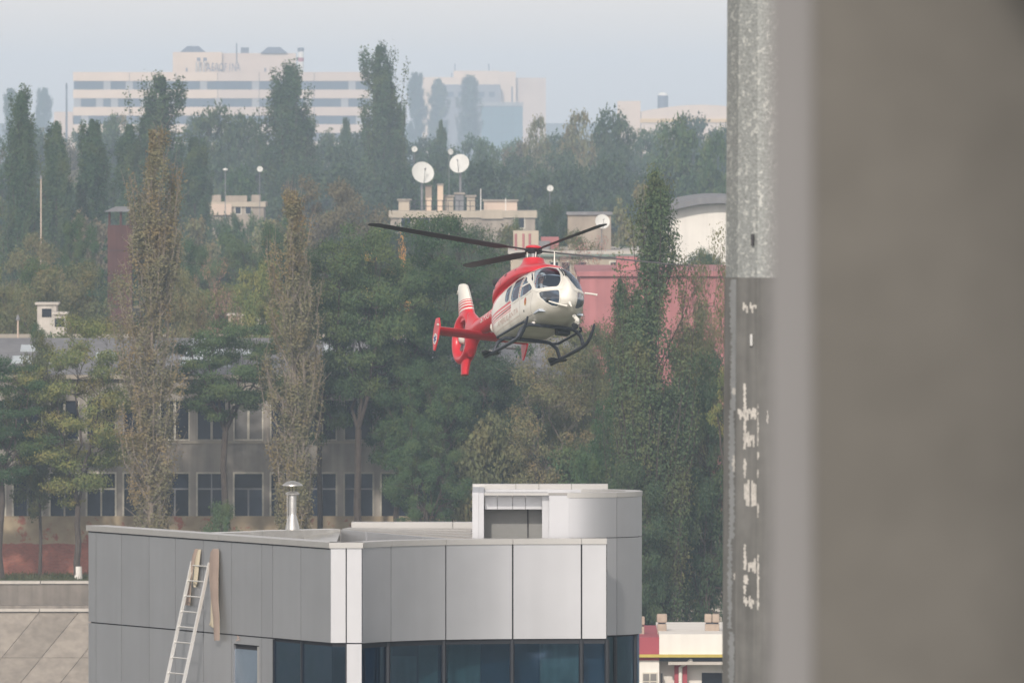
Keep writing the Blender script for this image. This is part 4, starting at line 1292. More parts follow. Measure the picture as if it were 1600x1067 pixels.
# ------------------------------------------------------------------ the near pillar at the right, far out of focus
DN = 30.0
M['pillar'] = mat("brown_grey_concrete", (0.124, 0.120, 0.110), 0.95, var=0.14, scale=2.4)
M['pillar_edge'] = mat("pale_grey_edge", (0.205, 0.205, 0.21), 0.7, var=0.04, scale=.4)  # paler and greyer than the pillar wall
pl = empty("concrete_pillar", (X(1430, DN), DN, -5.6), "blurred round brown-grey concrete pillar with pale edge strip filling the right side", "pillar")
rp_ = .66
pc_ = Vector((X(1272, DN), DN + rp_, 0))
pp, pn = [], []
for k in range(31):
    an = R(180 * k / 30)
    pn.append(Vector((math.sin(an), -math.cos(an), 0))); pp.append(pc_ + pn[-1] * rp_)
arc_slab(pp, pn, 0, 30, -5.6, 36, 0, .25).build("wall", M['pillar'], pl, smooth='all')  # rounded so the face darkens towards the right; shading set by the shape
MB().box((X(1204, DN), DN + .02, -5.6), (X(1271, DN), DN + .12, 36)).build("edge_strip", M['pillar_edge'], pl)
MB().box((0.50, DN - 3.0, 26.12), (X(2300, DN), DN - .003, 26.5)).build("shade_slab", M['pillar'], pl)  # added out of view to shade the pillar's upper right corner

# ------------------------------------------------------------------ the rescue helicopter
# own axes: x forward, y to its left (port), z up; heights below are relative to the rotor hub
fwd = Vector((0.333, -0.920, 0.198)).normalized()
lft = Vector((0.940, 0.317, -0.109)); lft = (lft - fwd * lft.dot(fwd)).normalized()
upv = fwd.cross(lft).normalized()
HR = Matrix((fwd, lft, upv)).transposed()
DHE = 393.0
hub_w = P(834, 392, DHE)
HUBZ = 3.05
he = empty("helicopter", hub_w - HR @ Vector((0, 0, HUBZ)), "red and white rescue helicopter hovering nose-up with skids down", "helicopter")
he.rotation_euler = HR.to_euler()
H3 = lambda x, y, z: Vector((x, y, z + HUBZ))


def hb(b, name, m, parent=None, smooth=False, **kw):
    return b.build(name, m, parent if parent is not None else he, smooth, world=False, **kw)


def spl(tab, x):
    """smooth interpolation of a table [(x, v1, v2, ...)] with descending x"""
    xs = [r[0] for r in tab]
    n = len(tab)
    if x >= xs[0]: return tab[0][1:]
    if x <= xs[-1]: return tab[-1][1:]
    i = max(k for k in range(n) if xs[k] >= x)
    i = min(i, n - 2)
    t = (xs[i] - x) / (xs[i] - xs[i + 1])
    out = []
    for j in range(1, len(tab[0])):
        p1, p2 = tab[i][j], tab[i + 1][j]
        h = xs[i] - xs[i + 1]
        m1 = (tab[i + 1][j] - tab[i - 1][j]) / (xs[i - 1] - xs[i + 1]) * h if i > 0 else (p2 - p1)
        m2 = (tab[i + 2][j] - p1) / (xs[i] - xs[i + 2]) * h if i + 2 < n else (p2 - p1)
        t2, t3 = t * t, t * t * t
        out.append((2 * t3 - 3 * t2 + 1) * p1 + (t3 - 2 * t2 + t) * m1 + (-2 * t3 + 3 * t2) * p2 + (t3 - t2) * m2)
    return out


def loft(tab, nx, nt, x0=None, x1=None):
    """tab rows: x, half width, z bottom, z top, z of greatest width, exponent up, exponent down"""
    rows_ = []
    x0 = tab[0][0] if x0 is None else x0; x1 = tab[-1][0] if x1 is None else x1
    for i in range(nx + 1):
        f_ = i / nx
        x = x0 + (x1 - x0) * (f_ if tab is not CAB else (f_ * 0.62 + 0.38 * f_ ** 1.9))
        w, zb, zt_, zm, nu, nl = spl(tab, x)
        r_ = []
        for k in range(nt):
            a = 2 * math.pi * k / nt
            c, s = math.cos(a), math.sin(a)
            e_ = nu if s >= 0 else nl
            yy = w * math.copysign(abs(c) ** (2 / e_), c)
            h_ = (zt_ - zm) if s >= 0 else (zm - zb)
            zz = zm + h_ * math.copysign(abs(s) ** (2 / e_), s)
            r_.append(H3(x, yy, zz))
        rows_.append(r_)
    b = MB().grid(rows_, True)
    n = nt; L = len(b.v)
    b.f.append(tuple(range(n))); b.f.append(tuple(range(L - n, L)))
    return b


CAB = [(3.22, .05, -2.02, -1.88, -1.95, 2.0, 2.0), (3.16, .20, -2.10, -1.75, -1.95, 2.0, 2.0), (3.0, .40, -2.22, -1.56, -1.94, 2.1, 2.1), (2.7, .60, -2.34, -1.28, -1.94, 2.2, 2.3),
       (2.35, .715, -2.42, -1.03, -1.94, 2.3, 2.6), (1.95, .775, -2.46, -.86, -1.92, 2.4, 3.0), (1.4, .80, -2.48, -.80, -1.88, 2.6, 3.8), (.5, .80, -2.49, -.78, -1.85, 2.8, 4.4),
       (-.4, .80, -2.50, -.80, -1.85, 2.8, 4.4), (-1.0, .77, -2.47, -.84, -1.82, 2.8, 4.0), (-1.45, .69, -2.34, -.92, -1.72, 2.6, 3.2), (-1.85, .54, -2.06, -1.0, -1.55, 2.3, 2.5), (-2.2, .34, -1.76, -1.06, -1.40, 2.0, 2.0)]
cab = loft(CAB, 110, 96)
cab_bvh = BVHTree.FromPolygons([Vector(v) for v in cab.v], cab.f)


# paint: white hull, red above the shoulder line, three red stripes sweeping down to the tail
def heli_paint(name, boom=False):
    m = bpy.data.materials.new(name); m.use_nodes = True
    nt = m.node_tree; bs = nt.nodes["Principled BSDF"]
    bs.inputs["Roughness"].default_value = 0.28; bs.inputs["Coat Weight"].default_value = 0.35; bs.inputs["Coat Roughness"].default_value = 0.12
    tc = nd(nt, "ShaderNodeTexCoord"); sp = nd(nt, "ShaderNodeSeparateXYZ"); nt.links.new(tc.outputs["Object"], sp.inputs[0])

    def math_(op, a, b=None, c=None):
        n = nd(nt, "ShaderNodeMath", operation=op)
        for i, v in enumerate((a, b, c)):
            if v is None: continue
            if isinstance(v, (int, float)): n.inputs[i].default_value = v
            else: nt.links.new(v, n.inputs[i])
        return n.outputs[0]
    x, z = sp.outputs["X"], math_('SUBTRACT', sp.outputs["Z"], HUBZ)
    # shoulder line z = g(x): falls towards the tail
    fc = nd(nt, "ShaderNodeFloatCurve")
    mrx = nd(nt, "ShaderNodeMapRange"); mrx.inputs["From Min"].default_value = -2.4; mrx.inputs["From Max"].default_value = 2.4
    nt.links.new(x, mrx.inputs["Value"])
    cv = fc.mapping.curves[0]
    pts = [(-2.4, -2.15), (-1.6, -1.66), (-1.1, -1.42), (-.5, -1.21), (.03, -1.08), (.8, -.98), (1.5, -.93), (1.9, -.88), (2.4, -.55)]
    q = [((a + 2.4) / 4.8, (b + 2.2) / 2.0) for a, b in pts]
    cv.points[0].location = q[0]; cv.points[1].location = q[-1]
    for p_ in q[1:-1]: cv.points.new(*p_)
    fc.mapping.update()
    nt.links.new(mrx.outputs["Result"], fc.inputs["Value"])
    gl = math_('SUBTRACT', math_('MULTIPLY', fc.outputs[0], 2.0), 2.2)
    red = math_('GREATER_THAN', z, gl)
    # stripes: bands below a line sloping to the tail, only behind the front door
    s = math_('SUBTRACT', math_('ADD', z, 1.66), math_('MULTIPLY', math_('SUBTRACT', x, .7), 0.07))
    mask = math_('LESS_THAN', x, .52)
    tot = None
    for a, w_ in ((0.02, .075), (-.085, .055), (-.17, .04), (-.235, .022)):
        d = math_('ABSOLUTE', math_('SUBTRACT', s, a))
        on = math_('LESS_THAN', d, w_ / 2)
        tot = on if tot is None else math_('MAXIMUM', tot, on)
    tot = math_('MULTIPLY', tot, mask)
    f_ = math_('MAXIMUM', red, tot)
    n1 = nd(nt, "ShaderNodeTexNoise"); n1.inputs["Scale"].default_value = 2.2; n1.inputs["Detail"].default_value = 6; nt.links.new(tc.outputs["Object"], n1.inputs["Vector"])
    wr = nd(nt, "ShaderNodeValToRGB"); wr.color_ramp.elements[0].color = (.66, .63, .56, 1); wr.color_ramp.elements[1].color = (.80, .775, .71, 1)
    wr.color_ramp.elements[0].position = .3; wr.color_ramp.elements[1].position = .7
    nt.links.new(n1.outputs["Fac"], wr.inputs["Fac"])
    mx = nd(nt, "ShaderNodeMix", data_type='RGBA'); mx.inputs["B"].default_value = (.62, .030, .045, 1)
    nt.links.new(f_, mx.inputs["Factor"]); nt.links.new(wr.outputs["Color"], mx.inputs["A"])
    nt.links.new(mx.outputs["Result"], bs.inputs["Base Color"])
    return m


M['hull'] = heli_paint("hull_paint")
M['hred'] = mat("helicopter_red", (0.62, 0.030, 0.045), 0.30, var=.06, scale=2.5, spec=.5)
M['hwhite'] = mat("helicopter_white", (0.76, 0.74, 0.68), 0.32, var=.04, scale=2.5, spec=.5)
M['hdark'] = mat("helicopter_black", (0.022, 0.024, 0.028), 0.45, var=.1)
M['skid'] = mat("skid_paint", (0.035, 0.042, 0.055), 0.42, var=.15, scale=4)
M['blade'] = mat("rotor_blade_grey", (0.055, 0.05, 0.052), 0.55, var=.1, scale=2)
M['hglass'] = glass_mat("helicopter_glass", (0.78, 0.85, 0.92), refl=0.09, rough=0.02)
M['hglass'].node_tree.nodes["Glossy BSDF"].inputs["Color"].default_value = (0.62, 0.72, 0.86, 1)
M['hglass'].node_tree.nodes["Map Range"].inputs["To Max"].default_value = 0.30
M['hglass'].node_tree.nodes["Map Range"].inputs["To Min"].default_value = 0.12
M['chin'] = glass_mat("chin_glass", (0.32, 0.38, 0.44), refl=0.07, rough=0.03)
M['cabin_in'] = mat("cabin_lining", (0.52, 0.58, 0.66), 0.9)
M['seatm'] = mat("seat_cloth", (0.07, 0.08, 0.10), 0.95)


def proj_patch(poly, plane, bvh, off=0.008, grid=0.05, side=1):
    """flat outline wrapped onto the hull. plane 'xz' throws along y from the side, 'yz' along -x from ahead"""
    bm = bmesh.new()
    vs = [bm.verts.new((p[0], p[1], 0)) for p in poly]
    bm.faces.new(vs)
    us = [p[0] for p in poly]; ws2 = [p[1] for p in poly]
    for lo, hi, nx_ in ((min(us), max(us), (1, 0, 0)), (min(ws2), max(ws2), (0, 1, 0))):
        k = lo + grid
        while k < hi:
            bmesh.ops.bisect_plane(bm, geom=bm.verts[:] + bm.edges[:] + bm.faces[:], plane_co=(k if nx_[0] else 0, k if nx_[1] else 0, 0), plane_no=nx_)
            k += grid
    bmesh.ops.triangulate(bm, faces=bm.faces[:])
    out = []
    for v in bm.verts:
        if plane == 'xz': o = H3(v.co.x, 3 * side, v.co.y); d = Vector((0, -side, 0))
        else: o = H3(6.0, v.co.x, v.co.y); d = Vector((-1, 0, 0))
        hit, n, idx, dist = bvh.ray_cast(o, d)
        if hit is None:
            hit, n, idx, dist = bvh.find_nearest(H3(v.co.x, .8 * side, v.co.y) if plane == 'xz' else H3(2.6, v.co.x, v.co.y))
        if n.dot(d) > 0: n = -n
        out.append(hit + n * off)
    bm.verts.index_update()
    b = MB().add(out, [tuple(l.vert.index for l in f.loops) for f in bm.faces])
    bm.free()
    return b


def round_poly(poly, r=0.06, n=4):
    out = []
    m = len(poly)
    for i in range(m):
        p0, p1, p2 = Vector(poly[i - 1]), Vector(poly[i]), Vector(poly[(i + 1) % m])
        a = p1 + (p0 - p1).normalized() * min(r, (p0 - p1).length * .45); b_ = p1 + (p2 - p1).normalized() * min(r, (p2 - p1).length * .45)
        for k in range(n + 1):
            t = k / n
            out.append(tuple((a * (1 - t) ** 2 + p1 * 2 * t * (1 - t) + b_ * t * t)[:2]))
    return out


# openings in the hull (front view y,z for the starboard side; side view x,z)
WSCREEN = round_poly([(-.035, -.935), (-.32, -.87), (-.58, -.96), (-.705, -1.28), (-.72, -1.675), (-.27, -1.675), (-.14, -1.46), (-.06, -1.20)], .07)
CHINW = round_poly([(-.25, -1.745), (-.685, -1.74), (-.665, -1.92), (-.54, -2.10), (-.38, -2.195), (-.235, -2.215)], .05)
SIDEW = [round_poly([(1.30, -1.02), (1.72, -1.02), (2.06, -1.30), (2.16, -1.62), (1.75, -1.70), (1.28, -1.74)], .07),
         round_poly([(.50, -1.03), (1.20, -1.02), (1.18, -1.72), (.60, -1.74), (.47, -1.60)], .08),
         round_poly([(-.06, -1.16), (.36, -1.12), (.34, -1.62), (.08, -1.64), (-.05, -1.52)], .06)]


def inside(pt, poly):
    x_, y_ = pt; c = False; n = len(poly)
    for i in range(n):
        x1_, y1_ = poly[i]; x2_, y2_ = poly[i - 1]
        if (y1_ > y_) != (y2_ > y_) and x_ < (x2_ - x1_) * (y_ - y1_) / (y2_ - y1_) + x1_: c = not c
    return c


def shrink(poly, k=.94):
    cx, cy = sum(p[0] for p in poly) / len(poly), sum(p[1] for p in poly) / len(poly)
    return [(cx + (p[0] - cx) * k, cy + (p[1] - cy) * k) for p in poly]


holes_f = [shrink(WSCREEN), shrink(CHINW)]; holes_s = [shrink(p) for p in SIDEW]
keep = []
for f in cab.f:
    c = sum((Vector(cab.v[i]) for i in f), Vector()) / len(f)
    n = (Vector(cab.v[f[1]]) - Vector(cab.v[f[0]])).cross(Vector(cab.v[f[2]]) - Vector(cab.v[f[0]]))
    n = n.normalized() if n.length > 1e-12 else Vector((0, 0, 1))
    zz = c.z - HUBZ
    cut = False
    if c.x > 1.9 and abs(n.x) > .25 and any(inside((-abs(c.y), zz), h) for h in holes_f): cut = True
    if abs(n.y) > .45 and abs(c.y) > .5 and any(inside((c.x, zz), h) for h in holes_s): cut = True
    if not cut: keep.append(f)
cab.f = keep
hull = hb(cab, "fuselage", M['hull'], smooth='all')
lin = MB()
for v in cab.v:
    q = Vector(v); c_ = H3(min(2.6, max(-1.6, q.x)), 0, -1.65)
    p_ = q + (c_ - q).normalized() * .045
    p_.z -= .16 * min(1, max(0, (q.z - HUBZ + 1.25) / .3))
    lin.v.append(tuple(p_))
lin.f = list(keep)
hb(lin, "cabin_lining", M['cabin_in'], smooth='all')


def frame_band(poly, w):
    """outline band between poly and a slightly larger copy"""
    cx, cy = sum(p[0] for p in poly) / len(poly), sum(p[1] for p in poly) / len(poly)
    return poly


def ring_patch(poly, plane, bvh, off, side, k=.90, sub=5):
    """window surround: a band just inside the outline, wrapped on the hull"""
    fine = []
    n = len(poly)
    for i in range(n):
        a, b_ = poly[i], poly[(i + 1) % n]
        m_ = max(1, int(math.dist(a, b_) / .04))
        fine += [(a[0] + (b_[0] - a[0]) * q / m_, a[1] + (b_[1] - a[1]) * q / m_) for q in range(m_)]
    inn = shrink(fine, k); fine = shrink(fine, 1.04)
    def pj(p):
        if plane == 'xz': o = H3(p[0], 3 * side, p[1]); d = Vector((0, -side, 0)); fb = H3(p[0], .8 * side, p[1])
        else: o = H3(6.0, p[0], p[1]); d = Vector((-1, 0, 0)); fb = H3(2.6, p[0], p[1])
        hit, n_, i_, ds = bvh.ray_cast(o, d)
        if hit is None: hit, n_, i_, ds = bvh.find_nearest(fb)
        if n_.dot(d) > 0: n_ = -n_
        return hit + n_ * off
    return MB().grid([[pj(p) for p in fine], [pj(p) for p in inn]], True)


def mirror_poly(p): return [(-a, b_) for a, b_ in p]


for sgn, lab in ((-1, 'right'), (1, 'left')):
    pw = WSCREEN if sgn < 0 else mirror_poly(WSCREEN)
    gl_ = hb(proj_patch(pw, 'yz', cab_bvh, .010), "windscreen", M['hglass'], smooth='all')
    hb(ring_patch(pw, 'yz', cab_bvh, .014, sgn, .93), "surround", M['hwhite'], gl_)
    pw = CHINW if sgn < 0 else mirror_poly(CHINW)
    gl_ = hb(proj_patch(pw, 'yz', cab_bvh, .010), "chin_window", M['chin'], smooth='all')
    hb(ring_patch(pw, 'yz', cab_bvh, .014, sgn, .91), "surround", M['hwhite'], gl_)
    for p in SIDEW:
        wdw = hb(proj_patch(p, 'xz', cab_bvh, .008, side=sgn), "side_window", M['hglass'], smooth='all')
        hb(ring_patch(p, 'xz', cab_bvh, .012, sgn, .91), "surround", M['hwhite'], wdw)
    # door bars and posts across the side windows, white with red ticks
    hb(proj_patch([(1.30, -1.36), (2.10, -1.33), (2.10, -1.375), (1.30, -1.41)], 'xz', cab_bvh, .016, side=sgn), "window_bar", M['hwhite'])
    for i in range(7):
        z_ = -1.08 - i * .09
        xx = 1.245 - i * .003
        hb(proj_patch([(xx - .025, z_), (xx + .025, z_), (xx + .025, z_ - .045), (xx - .025, z_ - .045)], 'xz', cab_bvh, .006, side=sgn), "door_marking", M['hred'])
    for i in range(6):
        z_ = -1.18 - i * .085; xx = 2.10 + i * .030
        hb(proj_patch([(xx, z_), (xx + .04, z_), (xx + .05, z_ - .042), (xx + .01, z_ - .042)], 'xz', cab_bvh, .006, side=sgn), "door_marking", M['hred'])
    # door handle rail and black dot
    hb(proj_patch([(.55, -1.80), (-.75, -1.92), (-.75, -1.935), (.55, -1.815)], 'xz', cab_bvh, .012, side=sgn), "door_rail", M['mid_metal'])
    cpt = [(1.62 + .035 * math.cos(k * .785), -2.14 + .035 * math.sin(k * .785)) for k in range(8)]
    hb(proj_patch(cpt, 'xz', cab_bvh, .008, side=sgn), "fuel_cap", M['hdark'])
M['seam'] = mat("panel_seam", (0.30, 0.28, 0.25), .6)
for sgn in (-1, 1):
    for ln in ([(1.265, -1.76), (1.275, -1.76), (1.285, -2.36), (1.275, -2.36)], [(.43, -1.05), (.44, -1.05), (.44, -2.38), (.43, -2.38)], [(-.16, -1.75), (-.15, -1.75), (-.15, -2.40), (-.16, -2.40)],
               [(2.20, -1.70), (2.21, -1.70), (2.02, -2.30), (2.01, -2.30)], [(1.28, -2.36), (2.02, -2.29), (2.02, -2.30), (1.28, -2.37)]):
        hb(proj_patch(ln, 'xz', cab_bvh, .005, side=sgn), "panel_seam", M['seam'])
# crest on the front door
M['crest'] = mat("crest_gold", (0.55, 0.36, 0.07), .5, var=.3, scale=8, col2=(.45, .08, .05), patch=.5)
el = [(1.72 + .075 * math.cos(k * .3927), -1.885 + .12 * math.sin(k * .3927)) for k in range(16)]
hb(proj_patch(el, 'xz', cab_bvh, .009, side=-1), "crest", M['crest'])


def wrap_text(txt, size, x0, z0, slope, side, m, name, bvh, sx=1.0, off=.008):
    """lettering wrapped on the side of the hull; reads from tail to nose on the starboard side"""
    me = text_mesh(txt, size, 'LEFT')
    bm = bmesh.new(); bm.from_mesh(me)
    bmesh.ops.triangulate(bm, faces=bm.faces[:])
    vs = []
    for v in bm.verts:
        u = v.co.x * sx; w_ = v.co.y
        x_ = x0 + u if side < 0 else x0 - u
        z_ = z0 + w_ + slope * u
        o = H3(x_, 3 * side, z_); d = Vector((0, -side, 0))
        hit, n, i_, ds = bvh.ray_cast(o, d)
        if hit is None: hit, n, i_, ds = bvh.find_nearest(H3(x_, .7 * side, z_))
        if n.dot(d) > 0: n = -n
        vs.append(hit + n * off)
    bm.verts.index_update()
    b = MB().add(vs, [tuple(l.vert.index for l in f.loops) for f in bm.faces])
    bm.free()
    return hb(b, name, m, fix=False)


M['letter_pale'] = mat("faded_red_lettering", (0.56, 0.42, 0.37), .6, var=.1)
wrap_text("AMBULANTA", .24, -.62, -2.13, .055, -1, M['letter_pale'], "side_lettering", cab_bvh, 1.25)
wrap_text("AMBULANTA", .24, 1.30, -2.04, -.05, 1, M['letter_pale'], "side_lettering", cab_bvh, 1.25)
hb(proj_patch([(-.8, -2.30), (1.3, -2.19), (1.3, -2.20), (-.8, -2.31)], 'xz', cab_bvh, .008, side=-1), "panel_line", M['letter_pale'])

# white nose spine between the windscreens: a raised keel from the roof to the chin
rows_ = []
for i in range(15):
    z_ = -1.02 - i * .08
    w_ = .032 + .165 * min(1, max(0, (i - 4) / 5)) + (.02 if i > 9 else 0)
    r_ = []
    for k in range(7):
        y_ = w_ * (k - 3) / 3
        hit, n, i_, ds = cab_bvh.ray_cast(H3(6, y_, z_), Vector((-1, 0, 0)))
        if hit is None: hit = H3(2.2, y_, z_)
        bulge = (.012 + .13 * math.sin(min(1, max(0, (i - 2) / 9)) * math.pi)) * (1 - (abs(k - 3) / 3) ** 2)
        r_.append(hit + Vector((bulge + .006, 0, bulge * .25)))
    rows_.append(r_)
hb(MB().grid(rows_), "nose_spine", M['hwhite'], smooth='all')
# white sill bar below the windscreens reaching out to both sides
for sgn in (-1, 1):
    b = proj_patch([(sgn * .18, -1.66), (sgn * .70, -1.655), (sgn * .70, -1.735), (sgn * .18, -1.745)], 'yz', cab_bvh, .025)
    hb(b, "windscreen_sill", M['hwhite'], smooth='all')
hb(MB().tube([H3(2.62, .66, -1.66), H3(2.66, .90, -1.67), H3(2.66, 1.02, -1.68)], [.03, .028, .03], 8), "pitot_probe", M['hwhite'], smooth=True)
hb(MB().tube([H3(2.95, -.52, -2.08), H3(3.08, -.22, -2.17), H3(3.12, -.02, -2.20)], [.022, .026, .03], 8), "handle_bar", M['hwhite'], smooth=True)
hb(MB().tube([H3(3.17, .02, -2.10), H3(3.27, .06, -2.24)], [.045, .02], 8), "wire_cutter_foot", M['hwhite'], smooth=True)
# wire cutter and wipers on the windscreen post
for y_ in (-.035, .035):
    h0 = cab_bvh.ray_cast(H3(6, y_, -1.0), Vector((-1, 0, 0)))[0]; h1 = cab_bvh.ray_cast(H3(6, y_, -1.26), Vector((-1, 0, 0)))[0]
    hb(MB().tube([h0 + Vector((.05, 0, .03)), (h0 + h1) / 2 + Vector((.09, 0, .05)), h1 + Vector((.08, 0, .02))], .016, 6), "wiper", M['hdark'])
hb(MB().tube([H3(1.55, .10, -.72), H3(1.50, .10, -.30)], [.028, .012], 8), "whip_antenna", M['hwhite'], smooth=True)
# landing light under the nose, sensors under the belly
lb = hb(MB().tube([H3(2.72, .32, -2.36), H3(2.84, .40, -2.50), H3(2.90, .36, -2.60)], [.05, .06, .075], 10), "search_light", M['hwhite'], smooth=True)
hb(MB().lathe([(.09, 0), (.085, .10), (.02, .12)], H3(2.80, .33, -2.66), (.6, 0, -.4), 14), "lamp_bowl", M['hdark'], smooth=True)
hb(MB().box(H3(1.25, .28, -2.66), H3(1.55, .66, -2.44)), "belly_camera", M['hdark'], bevel=.02)
for x_, y_ in ((1.70, -.52), (1.45, -.20)):
    hb(MB().lathe([(.06, 0), (.06, .05), (.035, .09), (.005, .10)], H3(x_, y_, -2.47), (0.5, 0, -1), 12), "landing_lamp", M['white_paint'], smooth=True)

# engine cowling and mast fairing
CWL = [(1.85, .20, -.93, -.84, -.91, 2.2, 2.0), (1.55, .46, -.94, -.70, -.92, 2.3, 2.0), (1.1, .62, -.95, -.60, -.92, 2.5, 2.0), (.5, .72, -.96, -.53, -.92, 2.7, 2.0), (-.3, .77, -1.06, -.50, -.98, 2.8, 2.0),
       (-.9, .765, -1.2, -.54, -1.04, 2.8, 2.0), (-1.4, .70, -1.4, -.63, -1.12, 2.6, 2.0), (-1.8, .56, -1.5, -.76, -1.2, 2.4, 2.0), (-2.15, .34, -1.6, -.98, -1.3, 2.0, 2.0)]
cw = loft(CWL, 44, 48)
cw_bvh = BVHTree.FromPolygons([Vector(v) for v in cw.v], cw.f)
cow = hb(cw, "engine_cowling", M['hred'], smooth='all')
for sgn in (-1, 1):
    for x_, z_, rx_, rz_ in ((-.25, -.74, .075, .05), (-1.15, -.93, .085, .055), (.45, -.72, .03, .03), (-.75, -.82, .03, .03)):
        pl_ = [(x_ + rx_ * math.cos(k * .5236), z_ + rz_ * math.sin(k * .5236)) for k in range(12)]
        hb(proj_patch(pl_, 'xz', cw_bvh, .008, side=sgn), "cowl_vent", M['hdark'], cow)
    hb(proj_patch([(-.55, -.60), (-.535, -.60), (-.535, -1.0), (-.55, -1.0)], 'xz', cw_bvh, .006, side=sgn), "cowl_seam", M['hdark'], cow)
    hb(MB().tube([H3(-1.15, .36 * sgn, -.72), H3(-1.55, .46 * sgn, -.66), H3(-1.72, .52 * sgn, -.66)], [.11, .12, .12], 14, cap=False), "exhaust_pipe", M['dark_metal'], smooth=True)
rows_ = []
for i in range(9):
    t = i / 8; z_ = -.62 + t * .36
    sx_ = .36 * (1 - t) ** 2 + .38; sy_ = .28 * (1 - t) ** 2 + .30
    rows_.append([H3(sx_ * math.cos(k * .2618) + .10 * (1 - t), sy_ * math.sin(k * .2618), z_) for k in range(24)])
b = MB().grid(rows_, True); b.f.append(tuple(range(len(b.v) - 24, len(b.v))))
hb(b, "mast_fairing", M['hred'], smooth=True)

# tail boom
BOOM = [(-1.75, .34, -1.72, -1.00, -1.36, 2.0, 2.0), (-2.4, .30, -1.68, -1.05, -1.36, 2.0, 2.0), (-3.6, .25, -1.65, -1.12, -1.38, 2.0, 2.0), (-4.6, .215, -1.64, -1.15, -1.40, 2.0, 2.0), (-5.1, .20, -1.66, -1.12, -1.40, 2.0, 2.0)]
bo = loft(BOOM, 24, 32)
bo_bvh = BVHTree.FromPolygons([Vector(v) for v in bo.v], bo.f)
boom = hb(bo, "tail_boom", M['hred'], smooth='all')
t_ = wrap_text("SMURD", .27, -3.75, -1.34, 0, -1, M['hwhite'], "boom_lettering", bo_bvh, 1.75, .006)
t_.parent = boom
t_ = wrap_text("SMURD", .27, -2.0, -1.34, 0, 1, M['hwhite'], "boom_lettering", bo_bvh, 1.75, .006)
t_.parent = boom
hb(MB().lathe([(.13, 0), (.145, .10), (.10, .20), (.01, .25)], H3(-2.9, -.08, -1.60), (0, 0, -1), 16), "beacon_dome", M['hwhite'], smooth=True)

# fenestron shroud: thick ring, fan, white hub
FC = (-5.72, -1.47)
prof = []
for k in range(15):
    a = 2 * math.pi * k / 14
    prof.append((.635 + .145 * math.cos(a), .185 * math.sin(a)))
b = MB().lathe(prof, H3(FC[0], 0, FC[1]), (0, 1, 0), 48, cap=False)
shr = hb(b, "fan_shroud", M['hred'], smooth='all')
# fairing that swells from the boom into the shroud
FAIR = [(-4.5, .215, -1.65, -1.14, -1.40, 2, 2), (-4.9, .205, -1.82, -.95, -1.41, 2.2, 2.2), (-5.25, .19, -2.16, -.74, -1.45, 2.4, 2.4)]
hb(loft(FAIR, 10, 32), "shroud_fairing", M['hred'], smooth='all')
for k in range(10):
    a = 2 * math.pi * k / 10 + (.1 if k % 2 else 0)
    ca, sa = math.cos(a), math.sin(a)
    b = MB()
    tx = Vector((-sa, 0, ca)); rd = Vector((ca, 0, sa)); ay = Vector((0, 1, 0))
    o = H3(FC[0], 0, FC[1])
    rr_ = []
    for r_, ch_, pt in ((.17, .05, 40), (.33, .045, 32), (.485, .04, 24)):
        u = tx * math.cos(R(pt)) + ay * math.sin(R(pt))
        rr_.append([o + rd * r_ - u * ch_, o + rd * r_ + ay * .006, o + rd * r_ + u * ch_, o + rd * r_ - ay * .006])
    b.grid(rr_, True)
    hb(b, "fan_blade", M['mid_metal'])
for k in range(11):
    a = 2 * math.pi * k / 11 + .2
    d = Vector((math.cos(a), 0, math.sin(a)))
    hb(MB().tube([H3(FC[0], .09, FC[1]) + d * .15, H3(FC[0], .09, FC[1]) + d * .50], .014, 5), "stator_vane", M['mid_metal'])
hb(MB().lathe([(.01, -.20), (.10, -.18), (.16, -.11), (.18, 0), (.17, .12), (.10, .2), (.01, .22)], H3(FC[0], 0, FC[1]), (0, 1, 0), 24), "fan_hub", M['hwhite'], smooth='all')


# fin above the shroud, bumper fin below
def fin(sections, name, m, parent=None):
    """sections: (z, x leading, x trailing, half thickness)"""
    rows_ = []
    for z_, xl_, xt_, th in sections:
        c = xl_ - xt_
        r_ = []
        prof_ = [(0, 0), (.06, .55), (.2, .92), (.4, 1.0), (.7, .72), (1, .12)]
        up_ = [(xl_ - f_ * c, th * t) for f_, t in prof_]
        dn_ = [(xl_ - f_ * c, -th * t) for f_, t in prof_[::-1]]
        for x_, y_ in up_ + dn_[:-1]: r_.append(H3(x_, y_, z_))
        rows_.append(r_)
    b = MB().grid(rows_, True)
    n = len(rows_[0]); b.f.append(tuple(range(n))); b.f.append(tuple(range(len(b.v) - n, len(b.v))))
    return hb(b, name, m, parent, smooth=True)


# fin paint: red root, white arc, thin stripes, white tip
fm = bpy.data.materials.new("fin_paint"); fm.use_nodes = True
nt = fm.node_tree; bs = nt.nodes["Principled BSDF"]; bs.inputs["Roughness"].default_value = .3
tc = nd(nt, "ShaderNodeTexCoord"); sp = nd(nt, "ShaderNodeSeparateXYZ"); nt.links.new(tc.outputs["Object"], sp.inputs[0])
mr = nd(nt, "ShaderNodeMapRange"); mr.inputs["From Min"].default_value = HUBZ - 1.0; mr.inputs["From Max"].default_value = HUBZ + .2
nt.links.new(sp.outputs["Z"], mr.inputs["Value"])
cr = nd(nt, "ShaderNodeValToRGB"); cr.color_ramp.interpolation = 'CONSTANT'
W_, R_ = (.76, .74, .68, 1), (.62, .03, .045, 1)
stops = [(0, R_), (.26, W_), (.30, R_), (.355, W_), (.385, R_), (.425, W_), (.455, R_), (.485, W_), (.515, R_), (.535, W_)]
cr.color_ramp.elements[0].position = 0; cr.color_ramp.elements[0].color = R_
cr.color_ramp.elements[1].position = stops[1][0]; cr.color_ramp.elements[1].color = W_
